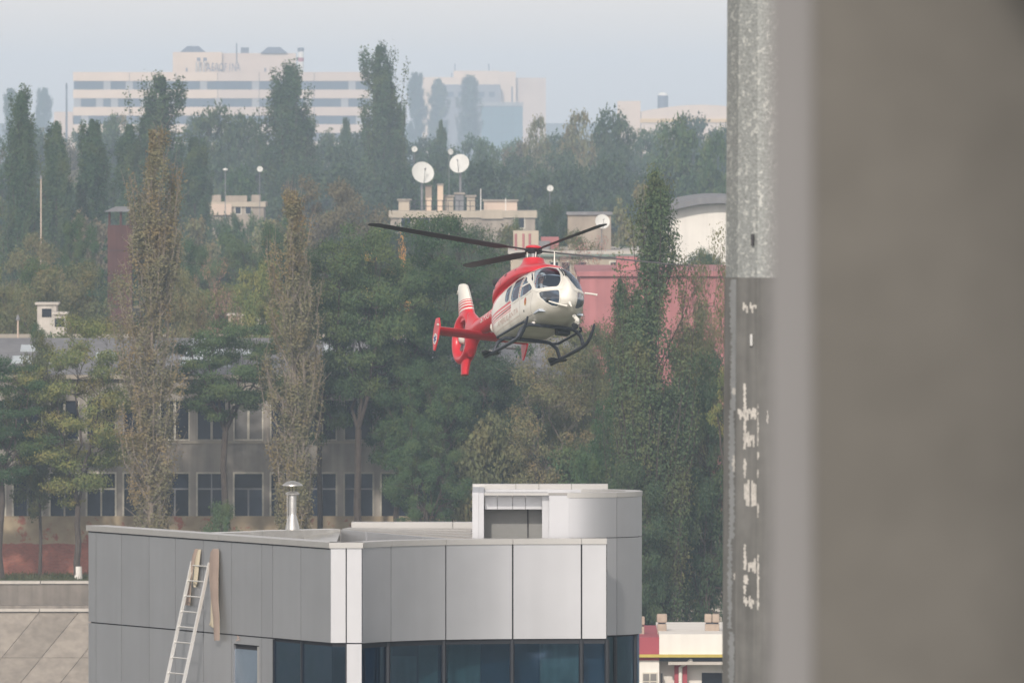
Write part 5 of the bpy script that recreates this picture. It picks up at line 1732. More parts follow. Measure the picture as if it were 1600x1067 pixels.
for p_, c_ in stops[2:]:
    e_ = cr.color_ramp.elements.new(p_); e_.color = c_
nt.links.new(mr.outputs["Result"], cr.inputs["Fac"]); nt.links.new(cr.outputs["Color"], bs.inputs["Base Color"])
fn = fin([(-1.0, -5.05, -6.22, .17), (-.80, -5.14, -6.30, .16), (-.5, -5.32, -6.38, .145), (-.1, -5.60, -6.46, .13), (.12, -5.80, -6.50, .12), (.19, -5.98, -6.46, .09)], "tail_fin", fm)
hb(MB().tube([H3(-6.44, 0, .05), H3(-6.60, 0, .0)], [.05, .02], 8), "tail_light", M['hwhite'], fn, smooth=True)
fin([(-2.05, -5.25, -6.0, .13), (-2.25, -5.38, -5.95, .12), (-2.56, -5.50, -5.86, .10)], "bumper_fin", M['hred'])

# tailplane with end plates
rows_ = []
for y_ in (-1.34, -.7, 0, .7, 1.34):
    r_ = []
    for f_, t in ((0, 0), (.08, .6), (.3, 1), (.65, .7), (1, .1), (.65, -.7), (.3, -1), (.08, -.6)):
        r_.append(H3(-4.0 - f_ * .52, y_, -1.60 - f_ * .14 + t * .05))
    rows_.append(r_)
tpn = MB().grid(rows_, True); tpn.f.append(tuple(range(8))); tpn.f.append(tuple(range(len(tpn.v) - 8, len(tpn.v))))
hb(tpn, "tailplane", M['hred'], smooth=True)
M['blue_mark'] = mat("blue_emblem", (.03, .08, .25), .5)
for sgn in (-1, 1):
    y_ = 1.35 * sgn
    pts_ = [(-4.02, -1.54), (-4.14, -1.30), (-4.40, -1.28), (-4.56, -1.58), (-4.62, -1.84), (-4.50, -2.20), (-4.42, -2.22), (-4.16, -1.92)]
    o = hb(MB().extrude([H3(a, y_ - .022, b_) for a, b_ in pts_], (0, .044, 0)), "end_plate", M['hred'], bevel=.012)
    o.rotation_euler = (0, 0, 0)
    cpt = [(-4.37 + .16 * math.cos(k * .3927), -1.88 + .16 * math.sin(k * .3927)) for k in range(16)]
    yo = y_ + sgn * .024
    hb(MB().extrude([H3(a, yo, b_) for a, b_ in cpt], (0, sgn * .004, 0)), "emblem_disc", M['hwhite'], o)
    for k in range(3):
        a = k * math.pi / 3 + .52
        d = Vector((math.cos(a), 0, math.sin(a))); p_ = Vector((-d.z, 0, d.x)) * .025
        c = H3(-4.37, yo + sgn * .0045 + sgn * .0012 * k, -1.88)
        hb(MB().extrude([c + d * .125 + p_, c - d * .125 + p_, c - d * .125 - p_, c + d * .125 - p_], (0, sgn * .002, 0)), "emblem_bar", M['blue_mark'], o)
    hb(MB().lathe([(.035, 0), (.03, .05), (.005, .07)], H3(-4.10, y_ + sgn * .02, -1.52), (.4, sgn, 0), 10), "position_light", M['white_paint'], o, smooth=True)

# landing skids
for sgn in (-1, 1):
    y_ = 1.0 * sgn
    pth = [H3(-.98, y_, -3.0), H3(-.25, y_, -3.0), H3(.8, y_, -3.0), H3(1.73, y_, -2.99), H3(2.02, y_, -2.95), H3(2.28, y_, -2.83), H3(2.46, y_, -2.67), H3(2.58, y_, -2.50)]
    sk_ = hb(MB().tube(pth, [.055, .055, .055, .055, .052, .048, .042, .028], 10), "skid_tube", M['skid'], smooth=True)
    hb(MB().extrude([H3(-.98, y_ - .06, -2.98), H3(-.55, y_ - .27, -2.98), H3(-.35, y_ - .25, -2.98), H3(-.35, y_ + .25, -2.98), H3(-.55, y_ + .27, -2.98), H3(-.98, y_ + .06, -2.98)], (0, 0, .035)), "snow_shoe", M['hdark'], sk_)
    hb(MB().box(H3(-.62, y_ - .05, -2.944), H3(-.52, y_ + .05, -2.90)), "shoe_clip", M['white_paint'], sk_)
    hb(MB().tube([H3(1.85, .84 * sgn, -2.50), H3(1.7, .92 * sgn, -2.54), H3(-.2, .92 * sgn, -2.56), H3(-.4, .84 * sgn, -2.54)], .04, 8), "boarding_step", M['skid'], smooth=True)
for x_, zb in ((1.73, -2.53), (-.25, -2.55)):
    pts_ = []
    for k in range(21):
        t = -1 + 2 * k / 20
        a = abs(t)
        yy = 1.0 * t if a > .999 else t
        z_ = zb if a < .55 else zb - (abs(zb) * 0 + (3.0 - abs(zb))) * ((a - .55) / .45) ** 1.7
        yy = math.copysign(min(1.0, a * 1.12 if a < .8 else .896 + (a - .8) * .52), t) if a > 0 else 0
        pts_.append(H3(x_, yy, z_))
    hb(MB().tube(pts_, .052, 10), "cross_tube", M['skid'], smooth=True)

# rotor: mast, hub, four blades in the measured disc plane, red cap
ROT = {}
nw = Vector((0.065, 0.165, 0.984)).normalized()
uw = Vector((0.911, 0.390, -0.126)); uw = (uw - nw * uw.dot(nw)).normalized()
vw = nw.cross(uw)          # then the four blades point along u, v, -u, -v
inv = HR.transposed()
nl_, ul_, vl_ = inv @ nw, inv @ uw, inv @ vw
hubc = H3(0, 0, 0)
hb(MB().tube([H3(0, 0, -.30), hubc + nl_ * -.02], [.13, .11], 14), "rotor_mast", M['mid_metal'], smooth=True)
hb(MB().lathe([(.10, -.10), (.24, -.05), (.27, 0), (.22, .05), (.08, .07)], hubc, nl_, 20), "rotor_hub", M['hdark'], smooth=True)
hb(MB().lathe([(.235, .055), (.245, .075), (.235, .11), (.17, .145), (.06, .165), (.01, .167)], hubc, nl_, 28), "hub_cap", M['hred'], smooth=True)
for k in range(4):
    a = k * 2.094 / 1.3333
    d = Vector((math.cos(a), math.sin(a), 0)) * .18
    hb(MB().tube([H3(d.x, d.y, -.24), H3(d.x * 1.1, d.y * 1.1, -.04)], .014, 6), "pitch_link", M['white_paint'])
CONE = R(1.9)
for rd0 in (ul_, vl_, -ul_, -vl_):
    rd = (rd0 * math.cos(CONE) + nl_ * math.sin(CONE)).normalized()
    lead = nl_.cross(rd).normalized()        # rotor turns anticlockwise seen from above
    nn = rd.cross(lead).normalized()
    rows_ = []
    for r_, ch_, th, pt in ((.22, .15, .06, 4), (.55, .12, .055, 9), (.85, .17, .05, 14), (1.05, .31, .045, 17), (2.0, .335, .042, 15.5), (3.2, .335, .04, 13), (4.5, .33, .036, 10.5), (4.86, .32, .03, 10), (5.02, .25, .024, 10), (5.10, .15, .014, 10)):
        cu, su = math.cos(R(pt)), math.sin(R(pt))
        le = lead * cu + nn * su; up_ = nn * cu - lead * su
        droop = nl_ * (-.010 * (r_ - 5.1) * r_ * 0)
        sweep = -.06 if r_ > 5 else 0
        r2 = []
        for f_, t in ((.27, 0), (.22, .6), (.05, 1.0), (-.35, .5), (-.73, .08), (-.35, -.4), (.05, -.8), (.22, -.5)):
            r2.append(hubc + rd * r_ + le * (f_ * ch_ + sweep) + up_ * (t * th * .5) + droop)
        rows_.append(r2)
    b = MB().grid(rows_, True); b.f.append(tuple(range(8))); b.f.append(tuple(range(len(b.v) - 8, len(b.v))))
    hb(b, "rotor_blade", M['blade'], smooth=True)

# cockpit: floor, bulkhead, panel, seats
hb(MB().box(H3(-.9, -.66, -2.30), H3(2.55, .66, -2.24)), "cabin_floor", M['cabin_in'])
hb(MB().box(H3(.95, -.66, -2.24), H3(1.0, .66, -1.62)), "bulkhead", M['cabin_in'])
hb(MB().box(H3(-1.0, -.60, -2.24), H3(-.95, .60, -.95)), "bulkhead", M['cabin_in'])
ip = MB(); ip.box(H3(2.35, -.30, -2.24), H3(2.55, .30, -1.72)); ip.box(H3(2.28, -.48, -1.84), H3(2.56, .48, -1.66))
hb(ip, "instrument_panel", M['cabin_in'], bevel=.03)
for y_ in (-.38, .38):
    s_ = hb(MB().box(H3(1.50, y_ - .22, -2.06), H3(2.0, y_ + .22, -1.96)), "seat", M['seatm'], bevel=.03)
    hb(MB().obox(H3(1.52, y_, -1.99), Vector((1, 0, 0)), Vector((0, 1, 0)), Vector((-.18, 0, 1)).normalized(), (-.06, -.22, 0), (.03, .22, .72)), "seat_back", M['seatm'], s_, bevel=.03)

# ------------------------------------------------------------------ the pilot in the right-hand seat
M['suit'] = mat("pale_flight_shirt", (0.52, 0.50, 0.48), .9, var=.1, scale=6)
M['skinm'] = mat("skin", (0.50, 0.29, 0.21), .55, var=.05)
M['vest'] = mat("dark_vest", (0.06, 0.055, 0.075), .9)
M['trouser'] = mat("dark_trousers", (0.05, 0.055, 0.07), .9)
M['visor'] = mat("tinted_visor", (0.02, 0.02, 0.025), .1)
po = hub_w + HR @ Vector((1.74, -.36, -1.96))
pil = empty("person", po, "pilot in white helmet and dark vest at the helicopter's controls", "person")
pil.rotation_euler = HR.to_euler()


def skin_mesh(name, nodes, edges, m, parent, sub=2, root=0):
    me = bpy.data.meshes.new(name)
    bm = bmesh.new()
    lay = bm.verts.layers.skin.verify()
    vs = []
    for i, (p, r_) in enumerate(nodes):
        v = bm.verts.new(p); sd = v[lay]
        sd.radius = (r_, r_) if not hasattr(r_, "__len__") else r_
        sd.use_root = (i == root)
        vs.append(v)
    for a, b_ in edges: bm.edges.new((vs[a], vs[b_]))
    bm.to_mesh(me); bm.free()
    o = link(name, me, m, parent)
    sk2 = o.modifiers.new("skin", 'SKIN'); sk2.use_smooth_shade = True
    ss = o.modifiers.new("smooth", 'SUBSURF'); ss.levels = sub; ss.render_levels = sub
    return o


nodes = [((0, 0, .10), .15), ((-.03, 0, .28), .145), ((-.05, 0, .46), .165), ((-.04, 0, .58), .09), ((-.02, 0, .66), .058), ((0, 0, .735), (.082, .072)), ((.02, 0, .82), (.092, .080)), ((.005, 0, .90), (.075, .07)),
         ((-.04, .19, .54), .07), ((.08, .26, .33), .048), ((.30, .20, .24), .038), ((.36, .18, .235), .03),
         ((-.04, -.19, .54), .07), ((.08, -.26, .33), .048), ((.28, -.12, .22), .038), ((.35, -.08, .22), .03),
         ((.10, .11, .08), .095), ((.48, .13, .12), .07), ((.62, .14, -.22), .05), ((.74, .14, -.26), .04),
         ((.10, -.11, .08), .095), ((.48, -.13, .12), .07), ((.62, -.14, -.22), .05), ((.74, -.14, -.26), .04), ((.11, 0, .745), .022)]
edges = [(0, 1), (1, 2), (2, 3), (3, 4), (4, 5), (5, 6), (6, 7), (2, 8), (8, 9), (9, 10), (10, 11), (2, 12), (12, 13), (13, 14), (14, 15), (0, 16), (16, 17), (17, 18), (18, 19), (0, 20), (20, 21), (21, 22), (22, 23), (5, 24)]
base_i = len(nodes)
for hand, sy in ((11, 1), (15, -1)):
    hp_ = Vector(nodes[hand][0])
    for k in range(5):
        yo = (-.028 + .018 * k) if k < 4 else sy * -.035
        f1 = hp_ + Vector((.035, yo, .008 if k < 4 else .015)); f2 = f1 + Vector((.028 if k < 4 else .02, 0, -.012)); f3 = f2 + Vector((.006, 0, -.025))
        i0 = len(nodes)
        nodes += [(tuple(f1), .0105), (tuple(f2), .009), (tuple(f3), .008)]
        edges += [(hand, i0), (i0, i0 + 1), (i0 + 1, i0 + 2)]
# one body: skin, shirt and trousers by height on the figure
bm_ = bpy.data.materials.new("pilot_body"); bm_.use_nodes = True
nt = bm_.node_tree; bs = nt.nodes["Principled BSDF"]; bs.inputs["Roughness"].default_value = .8
tc = nd(nt, "ShaderNodeTexCoord"); sp = nd(nt, "ShaderNodeSeparateXYZ"); nt.links.new(tc.outputs["Object"], sp.inputs[0])
c1 = nd(nt, "ShaderNodeMath", operation='GREATER_THAN'); c1.inputs[1].default_value = .63; nt.links.new(sp.outputs["Z"], c1.inputs[0])
c2 = nd(nt, "ShaderNodeMath", operation='GREATER_THAN'); c2.inputs[1].default_value = .18; nt.links.new(sp.outputs["Z"], c2.inputs[0])
m1 = nd(nt, "ShaderNodeMix", data_type='RGBA'); m1.inputs["A"].default_value = (.05, .055, .07, 1); m1.inputs["B"].default_value = (.68, .66, .63, 1)
nt.links.new(c2.outputs[0], m1.inputs["Factor"])
m2 = nd(nt, "ShaderNodeMix", data_type='RGBA'); m2.inputs["B"].default_value = (.50, .29, .21, 1)
nt.links.new(c1.outputs[0], m2.inputs["Factor"]); nt.links.new(m1.outputs["Result"], m2.inputs["A"]); nt.links.new(m2.outputs["Result"], bs.inputs["Base Color"])
skin_mesh("body", nodes, edges, bm_, pil)
# helmet shell open at the face, visor, vest
rows_ = []
for i in range(11):
    th = math.pi * .62 * i / 10
    rows_.append([(-.005 + .155 * math.sin(th) * math.cos(k * .2618), .145 * math.sin(th) * math.sin(k * .2618), .835 + .155 * math.cos(th)) for k in range(24)])
hbm = MB().grid(rows_, True)
ff = []
for f in hbm.f:
    c = sum((Vector(hbm.v[i]) for i in f), Vector()) / len(f)
    if c.x > .07 and c.z < .855 and abs(c.y) < .105: continue
    ff.append(f)
hbm.f = ff
hm = hbm.build("helmet", M['white_paint'], pil, 'all', world=False)
so_ = hm.modifiers.new("thick", 'SOLIDIFY'); so_.thickness = .015
rows_ = []
for i in range(4):
    z_ = .965 - .012 * i
    rows_.append([(-.005 + (.10 + .016 * i) * math.cos(a), (.095 + .015 * i) * math.sin(a), z_) for a in [(-1.0 + 2.0 * k / 10) for k in range(11)]])
MB().grid(rows_).build("visor", M['visor'], pil, 'all', world=False)
rows_ = []
for z_, rx_, ry_ in ((.24, .165, .185), (.36, .172, .19), (.48, .165, .195), (.56, .10, .15)):
    rows_.append([(-.045 + rx_ * math.cos(k * .2618), ry_ * math.sin(k * .2618), z_) for k in range(24)])
vb = MB().grid(rows_, True)
vb.f = [f for f in vb.f if not (sum(vb.v[i][0] for i in f) / 4 > 0.03 and abs(sum(vb.v[i][1] for i in f) / 4) < .055)]
vb.build("vest", M['vest'], pil, 'all', world=False)
MB().tube([(.09, .075, .76), (.125, .05, .735), (.125, .02, .732)], .008, 6).build("microphone", M['hdark'], pil, world=False)

# ------------------------------------------------------------------ trees
def np_mesh(name, V, F4):
    me = bpy.data.meshes.new(name)
    nv, nf = len(V), len(F4)
    me.vertices.add(nv); me.vertices.foreach_set("co", np.asarray(V, np.float32).ravel())
    me.loops.add(nf * 4); me.loops.foreach_set("vertex_index", np.asarray(F4, np.int32).ravel())
    me.polygons.add(nf)
    me.polygons.foreach_set("loop_start", np.arange(nf, dtype=np.int32) * 4)
    me.polygons.foreach_set("loop_total", np.full(nf, 4, np.int32))
    me.update(calc_edges=True)
    return me


def leaves(rng, C, size, up=0.3, ratio=0.6, O=None):
    """leaf-sized rhombs at the points C; O: outward directions the blades tend to face"""
    n = len(C)
    nr = rng.normal(size=(n, 3)) * 0.55
    if O is not None: nr += O * 0.9
    nr[:, 2] += up
    nr /= np.linalg.norm(nr, axis=1)[:, None]
    t = rng.normal(size=(n, 3)); t -= nr * (t * nr).sum(1)[:, None]; t /= np.linalg.norm(t, axis=1)[:, None]
    bb = np.cross(nr, t)
    s = size * rng.uniform(0.6, 1.4, n)[:, None]
    V = np.stack([C + t * s, C + bb * s * ratio, C - t * s, C - bb * s * ratio], 1).reshape(-1, 3)
    F = np.arange(n * 4).reshape(-1, 4)
    return V, F


def bend(rng, a, b, n, amp):
    a = np.array(a, float); b = np.array(b, float)
    L = np.linalg.norm(b - a)
    pts = [a + (b - a) * (i / n) for i in range(n + 1)]
    for i in range(1, n):
        pts[i] = pts[i] + rng.normal(size=3) * amp * L
    return pts


def tree_poplar(seed, H, W, nleaf, lsize, sparse=False, spires=1, tw=1.0, dense=1.0, taper=2.4, sh=(0.74, 0.95), ncl=8):
    rng = np.random.default_rng(seed)
    T = MB(); C = []; O = []
    prof = lambda t: W / 2 * (0.45 + 0.55 * min(1, (t + 0.05) / 0.28)) * (1 if t < 0.5 else max(0.10, 1 - ((t - 0.5) / 0.54) ** taper))
    stems = [(0.0, 0.0, H)] + [(rng.uniform(0.10, 0.20) * W * (1 if k % 2 else -1), rng.uniform(-0.2, 0.2) * W, H * rng.uniform(*sh)) for k in range(spires - 1)]
    tot = sum(s[2] for s in stems)
    for si, (ox, oy, h) in enumerate(stems):
        top = np.array([ox, oy, h])
        pts = bend(rng, (ox * 0.25, oy * 0.25, 0), top, 7, 0.008)
        r0 = 0.012 * h * tw * (1 if si == 0 else 0.7)
        T.tube(pts, [r0 * (1 - 0.94 * i / 7) for i in range(8)], 7)
        nb = int((60 if not sparse else 74) * dense)
        share = int(nleaf * h / tot)
        lump = rng.uniform(0.85, 1.15, 40)
        for k in range(nb):
            t = rng.uniform(0.03, 0.95)
            z0 = h * t
            i = min(6, int(t * 7)); fr = t * 7 - i
            base = pts[i] * (1 - fr) + pts[i + 1] * fr
            rr = prof(t) * (1 if si == 0 else 0.75) * lump[int(t * 39)] * rng.uniform(0.55, 1.05)
            az = rng.uniform(0, 2 * math.pi)
            ln = rr * rng.uniform(1.9, 3.0)
            ln = min(ln, (h - z0) * 0.9 + 0.6)
            tip = base + np.array([math.cos(az) * rr, math.sin(az) * rr, ln])
            mid = base * 0.45 + tip * 0.55 + np.array([math.cos(az), math.sin(az), -0.35]) * rr * 0.25
            T.tube([base, mid, tip], [0.045 * tw * (1 - t * 0.6), 0.028 * tw, 0.010 * tw], 4, cap=False)
            if sparse:
                for _ in range(3):
                    s = rng.uniform(0.3, 0.9); q0 = mid * (1 - s) + tip * s
                    q1 = q0 + np.array([rng.normal() * .25, rng.normal() * .25, rng.uniform(0.5, 1.3)])
                    T.tube([q0, q1], [0.016 * tw, 0.006], 3, cap=False)
            m = max(10, share // nb)
            s = (rng.choice(rng.beta(1.5, 1.1, ncl), m) + rng.normal(size=m) * 0.055).clip(0, 1.04)[:, None]
            line = np.where(s < 0.5, base + (mid - base) * s * 2, mid + (tip - mid) * (s * 2 - 1))
            sp = (0.14 + 0.08 * W / 4) * (0.8 if sparse else 1.0)
            jit_ = rng.normal(size=(m, 3)).clip(-1.5, 1.5) * np.array([sp, sp, sp * 1.7])
            C.append(line + jit_)
            O.append(np.array([math.cos(az), math.sin(az), 0.25]) * 0.7 + jit_ / sp * 0.45)
        m = share // 6
        zz = rng.uniform(0.72, 1.0, m); O.append(rng.normal(size=(m, 3)) * 0.7)
        C.append(np.stack([ox * zz + rng.normal(size=m) * 0.16 * (1.1 - zz) * 4, oy * zz + rng.normal(size=m) * 0.16 * (1.1 - zz) * 4, zz * h], 1))
    C = np.concatenate(C)
    return T, leaves(rng, C, lsize, 0.15, O=np.concatenate(O))


def tree_round(seed, H, W, base, nclump, nleaf, lsize, flat=0.6, fork=0.30, rad=(0.55, 1.25), lean=0.0, sparse=0.0, tw=1.0, trunks=1):
    """broadleaf tree: forked trunk, limbs to clumps of leaves spread unevenly through the crown"""
    rng = np.random.default_rng(seed)
    T = MB(); C = []; O = []
    hc = (H - base) / 2; zc = base + hc
    cl = []
    tries = 0
    while len(cl) < nclump and tries < 4000:
        tries += 1
        d = rng.normal(size=3); d /= np.linalg.norm(d)
        rr = rng.uniform(0.25, 1.0) ** 0.55
        lop = 0.80 + 0.28 * math.sin(3 * math.atan2(d[1], d[0]) + seed) * (1 - abs(d[2])) + rng.normal() * 0.06
        wz = 1.0 if d[2] > 0 else 0.86
        p = np.array([d[0] * W / 2 * rr * lop, d[1] * W / 2 * rr * lop, zc + d[2] * hc * rr * wz])
        r = rng.uniform(*rad)
        p[2] = min(p[2], H - r * flat)
        if all(np.linalg.norm((p - q) * np.array([1, 1, 1.4])) > 0.62 * (r + s) for q, s in cl):
            cl.append((p, r))
    fz = H * fork
    forks = []
    for j in range(trunks):
        an = rng.uniform(0, 6.28)
        f0 = np.array([lean * fz + math.cos(an) * 0.05 * W * (trunks - 1), math.sin(an) * 0.04 * W * (trunks - 1), fz])
        b0 = np.array([math.cos(an) * 0.25 * (trunks - 1), math.sin(an) * 0.2 * (trunks - 1), 0])
        r0 = 0.018 * H * tw
        pts = bend(rng, b0, f0, 4, 0.02)
        T.tube(pts, [r0 * 1.25, r0, r0 * 0.92, r0 * 0.86, r0 * 0.8], 8)
        forks.append((pts[-1], r0 * 0.8))
    limbs = []
    nl = 5 + int(rng.integers(0, 3))
    for k in range(nl):
        f0, r0 = forks[k % len(forks)]
        an = 2 * math.pi * k / nl + rng.uniform(-0.4, 0.4)
        e = np.array([math.cos(an) * W * rng.uniform(0.12, 0.27), math.sin(an) * W * rng.uniform(0.12, 0.27), rng.uniform(zc - 0.25 * hc, zc + 0.55 * hc)]) + np.array([f0[0], f0[1], 0])
        pts = bend(rng, f0, e, 4, 0.06)
        T.tube(pts, [r0 * 0.66, r0 * 0.5, r0 * 0.4, r0 * 0.3, r0 * 0.2], 6, cap=False)
        limbs += [(q, r0 * (0.55 - 0.1 * i)) for i, q in enumerate(pts[1:])]
    for p, r in cl:
        j = min(range(len(limbs)), key=lambda i: np.linalg.norm(limbs[i][0] - p) + (0.5 if limbs[i][0][2] > p[2] else 0))
        q, lr = limbs[j]
        pts = bend(rng, q, p, 3, 0.07)
        rb = min(lr * 0.5, 0.07 * tw)
        T.tube(pts, [rb, rb * 0.7, rb * 0.45, rb * 0.2], 4, cap=False)
        for _ in range(int(5 + 5 * sparse)):
            d = rng.normal(size=3); d[2] = abs(d[2]) * 0.6; d *= r * 0.9 / np.linalg.norm(d)
            T.tube([pts[2], p + d * np.array([1, 1, flat])], [rb * 0.35, 0.008], 3, cap=False)
    wts = np.array([r ** 2 for _, r in cl]); wts /= wts.sum()
    for (p, r), w in zip(cl, wts):
        if rng.uniform() < sparse * 0.5: continue
        m = max(6, int(nleaf * w * rng.uniform(0.6, 1.35)))
        d = rng.normal(size=(m, 3)); d /= np.linalg.norm(d, axis=1)[:, None]
        rr = rng.uniform(0.15, 1.0, m) ** 0.45 * r * (1 + 0.25 * rng.normal(size=m).clip(-1, 1))
        q = p + d * rr[:, None] * np.array([1, 1, flat])
        C.append(q)
        out = p - np.array([0, 0, zc - 0.3 * hc]); out = out / (np.linalg.norm(out) + 1e-6)
        O.append(d * 0.75 + out * 0.5)
    C = np.concatenate(C)
    return T, leaves(rng, C, lsize, 0.35, O=np.concatenate(O))


LM = {
    'pop_dark': leaf_mat("poplar_leaf_dark", (0.046, 0.093, 0.048), (0.095, 0.151, 0.077), (0.117, 0.156, 0.066)),
    'pop_near': leaf_mat("poplar_leaf_green", (0.068, 0.114, 0.061), (0.132, 0.188, 0.096), (0.178, 0.181, 0.080)),
    'pop_brown': leaf_mat("poplar_leaf_brown", (0.193, 0.183, 0.105), (0.287, 0.271, 0.159), (0.316, 0.239, 0.119)),
    'green': leaf_mat("broadleaf_green", (0.058, 0.110, 0.055), (0.114, 0.181, 0.086), (0.138, 0.181, 0.072)),
    'dark': leaf_mat("broadleaf_dark", (0.044, 0.083, 0.052), (0.090, 0.137, 0.076), (0.101, 0.137, 0.066)),
    'olive': leaf_mat("broadleaf_olive", (0.134, 0.153, 0.080), (0.204, 0.220, 0.113), (0.242, 0.207, 0.096)),
    'yellow': leaf_mat("broadleaf_yellowing", (0.090, 0.152, 0.060), (0.200, 0.234, 0.091), (0.297, 0.282, 0.096)),
    'brown': leaf_mat("broadleaf_brown", (0.158, 0.148, 0.096), (0.230, 0.200, 0.127), (0.191, 0.167, 0.100)),
    'red': leaf_mat("broadleaf_reddish", (0.318, 0.212, 0.173), (0.395, 0.266, 0.220), (0.382, 0.240, 0.138)),
    'gold': leaf_mat("broadleaf_gold", (0.557, 0.356, 0.083), (0.644, 0.426, 0.110), (0.468, 0.356, 0.110)),
}

KIND = {}


def variant(key, gen, bark, leaf, H, W):
    T, (V, F) = gen
    KIND[key] = (T.mesh(key + "_trunk"), np_mesh(key + "_crown", V, F), M[bark], LM[leaf], H, W)


# shapes shared by alike trees: (height, width) in metres
variant('pop_a', tree_poplar(1, 24, 4.0, 38000, 0.115, dense=1.6, taper=1.9), 'bark', 'pop_dark', 24, 4.0)
variant('pop_b', tree_poplar(2, 24, 4.6, 42000, 0.115, spires=2, dense=1.6, sh=(0.80, 0.93), taper=1.9), 'bark', 'pop_dark', 24, 4.6)
variant('pop_c', tree_poplar(3, 24, 5.4, 48000, 0.12, spires=3, dense=1.6, sh=(0.76, 0.92), taper=1.8), 'bark', 'pop_dark', 24, 5.4)
variant('pop_near', tree_poplar(4, 21, 4.2, 78000, 0.062, spires=4, dense=1.8, taper=1.25, sh=(0.5, 0.8), ncl=6), 'bark', 'pop_near', 21, 4.2)
variant('popb_a', tree_poplar(5, 23, 3.3, 38000, 0.062, sparse=True, spires=2, tw=1.0, dense=1.3), 'bark_pale', 'pop_brown', 23, 3.3)
variant('popb_b', tree_poplar(6, 20, 3.0, 36000, 0.062, sparse=True, spires=2, tw=1.0, dense=1.3), 'bark_pale', 'pop_brown', 20, 3.0)
variant('round_a', tree_round(11, 16, 12, 3.0, 90, 42000, 0.085), 'bark', 'green', 16, 12)
variant('round_b', tree_round(12, 16, 11, 2.5, 95, 42000, 0.085, rad=(0.6, 1.4)), 'bark', 'dark', 16, 11)
variant('locust_a', tree_round(13, 14, 10, 3.0, 60, 36000, 0.068, flat=0.36, fork=0.28, rad=(0.7, 1.5)), 'bark', 'yellow', 14, 10)
variant('locust_b', tree_round(14, 15, 10, 5.2, 58, 36000, 0.068, flat=0.34, fork=0.46, rad=(0.7, 1.5)), 'bark', 'green', 15, 10)
variant('locust_c', tree_round(15, 17, 11, 5.0, 80, 48000, 0.072, flat=0.42, fork=0.40, rad=(0.7, 1.6)), 'bark', 'green', 17, 11)
variant('locust_hi', tree_round(31, 15, 10, 8.4, 52, 34000, 0.068, flat=0.34, fork=0.56, rad=(0.7, 1.5)), 'bark', 'green', 15, 10)
variant('locust_fork', tree_round(32, 17, 11, 8.2, 74, 46000, 0.072, flat=0.42, fork=0.42, rad=(0.7, 1.6)), 'bark', 'green', 17, 11)
variant('twiggy', tree_round(16, 12, 8, 1.8, 80, 24000, 0.062, sparse=0.5, tw=0.8), 'bark_mid', 'olive', 12, 8)
variant('bare', tree_round(17, 12, 9, 3.0, 80, 6000, 0.07, sparse=0.9, tw=0.9), 'bark_red', 'red', 12, 9)
variant('olive', tree_round(18, 12, 9, 2.2, 75, 32000, 0.08), 'bark', 'olive', 12, 9)
variant('brown', tree_round(19, 14, 14, 2.0, 105, 34000, 0.105, sparse=0.1), 'bark', 'brown', 14, 14)
variant('yellow', tree_round(20, 12, 9, 2.6, 70, 30000, 0.085), 'bark', 'yellow', 12, 9)
variant('gold', tree_round(21, 10, 6, 3.0, 40, 4200, 0.08, sparse=0.5), 'bark', 'gold', 10, 6)
variant('gold_tip', tree_round(28, 20, 4, 14.5, 26, 4200, 0.075, sparse=0.2, rad=(.35, .7), fork=.7), 'bark', 'yellow', 20, 4)
variant('far_a', tree_round(22, 17, 14, 2.0, 60, 9000, 0.26, rad=(0.9, 2.2)), 'bark', 'green', 17, 14)
variant('far_b', tree_round(23, 17, 13, 2.0, 60, 9000, 0.26, rad=(0.9, 2.2)), 'bark', 'dark', 17, 13)
variant('far_c', tree_round(24, 16, 14, 2.0, 60, 9000, 0.26, rad=(0.9, 2.2)), 'bark', 'olive', 16, 14)
variant('far_d', tree_round(25, 16, 12, 2.0, 60, 8000, 0.26, rad=(0.9, 2.0)), 'bark', 'brown', 16, 12)
variant('shrub', tree_round(26, 4, 5, 0.3, 40, 9000, 0.08, rad=(0.4, 0.8), fork=0.12), 'bark', 'green', 4, 5)
variant('shrub_olive', tree_round(27, 4, 4.4, 0.3, 36, 8000, 0.08, rad=(0.4, 0.8), fork=0.12), 'bark', 'olive', 4, 4.4)


def tree(key, px, D, top, label, name="broadleaf_tree", wpx=None, group=None, rot=None, z=0.0, cat="tree"):
    tm, cm, bk, lf, H, W = KIND[key]
    h = CAMZ - (top - HOR) / FPX * D - z
    sz = h / H
    sx = (wpx / FPX * D / W) if wpx else sz
    e = ground_thing(name, px, D, label, cat, group, z)
    e.rotation_euler = (0, 0, rot if rot is not None else (px * 7.13 + D * 1.7) % 6.283)
    e.scale = (sx, sx, sz)
    for nm, me, mt in (("trunk", tm, bk), ("crown", cm, lf)):
        if not me.materials: me.materials.append(mt)
        o = bpy.data.objects.new(nm, me)
        COL.objects.link(o); o.parent = e
    return e


PO, BR, SH = "poplar_tree", "broadleaf_tree", "shrub"
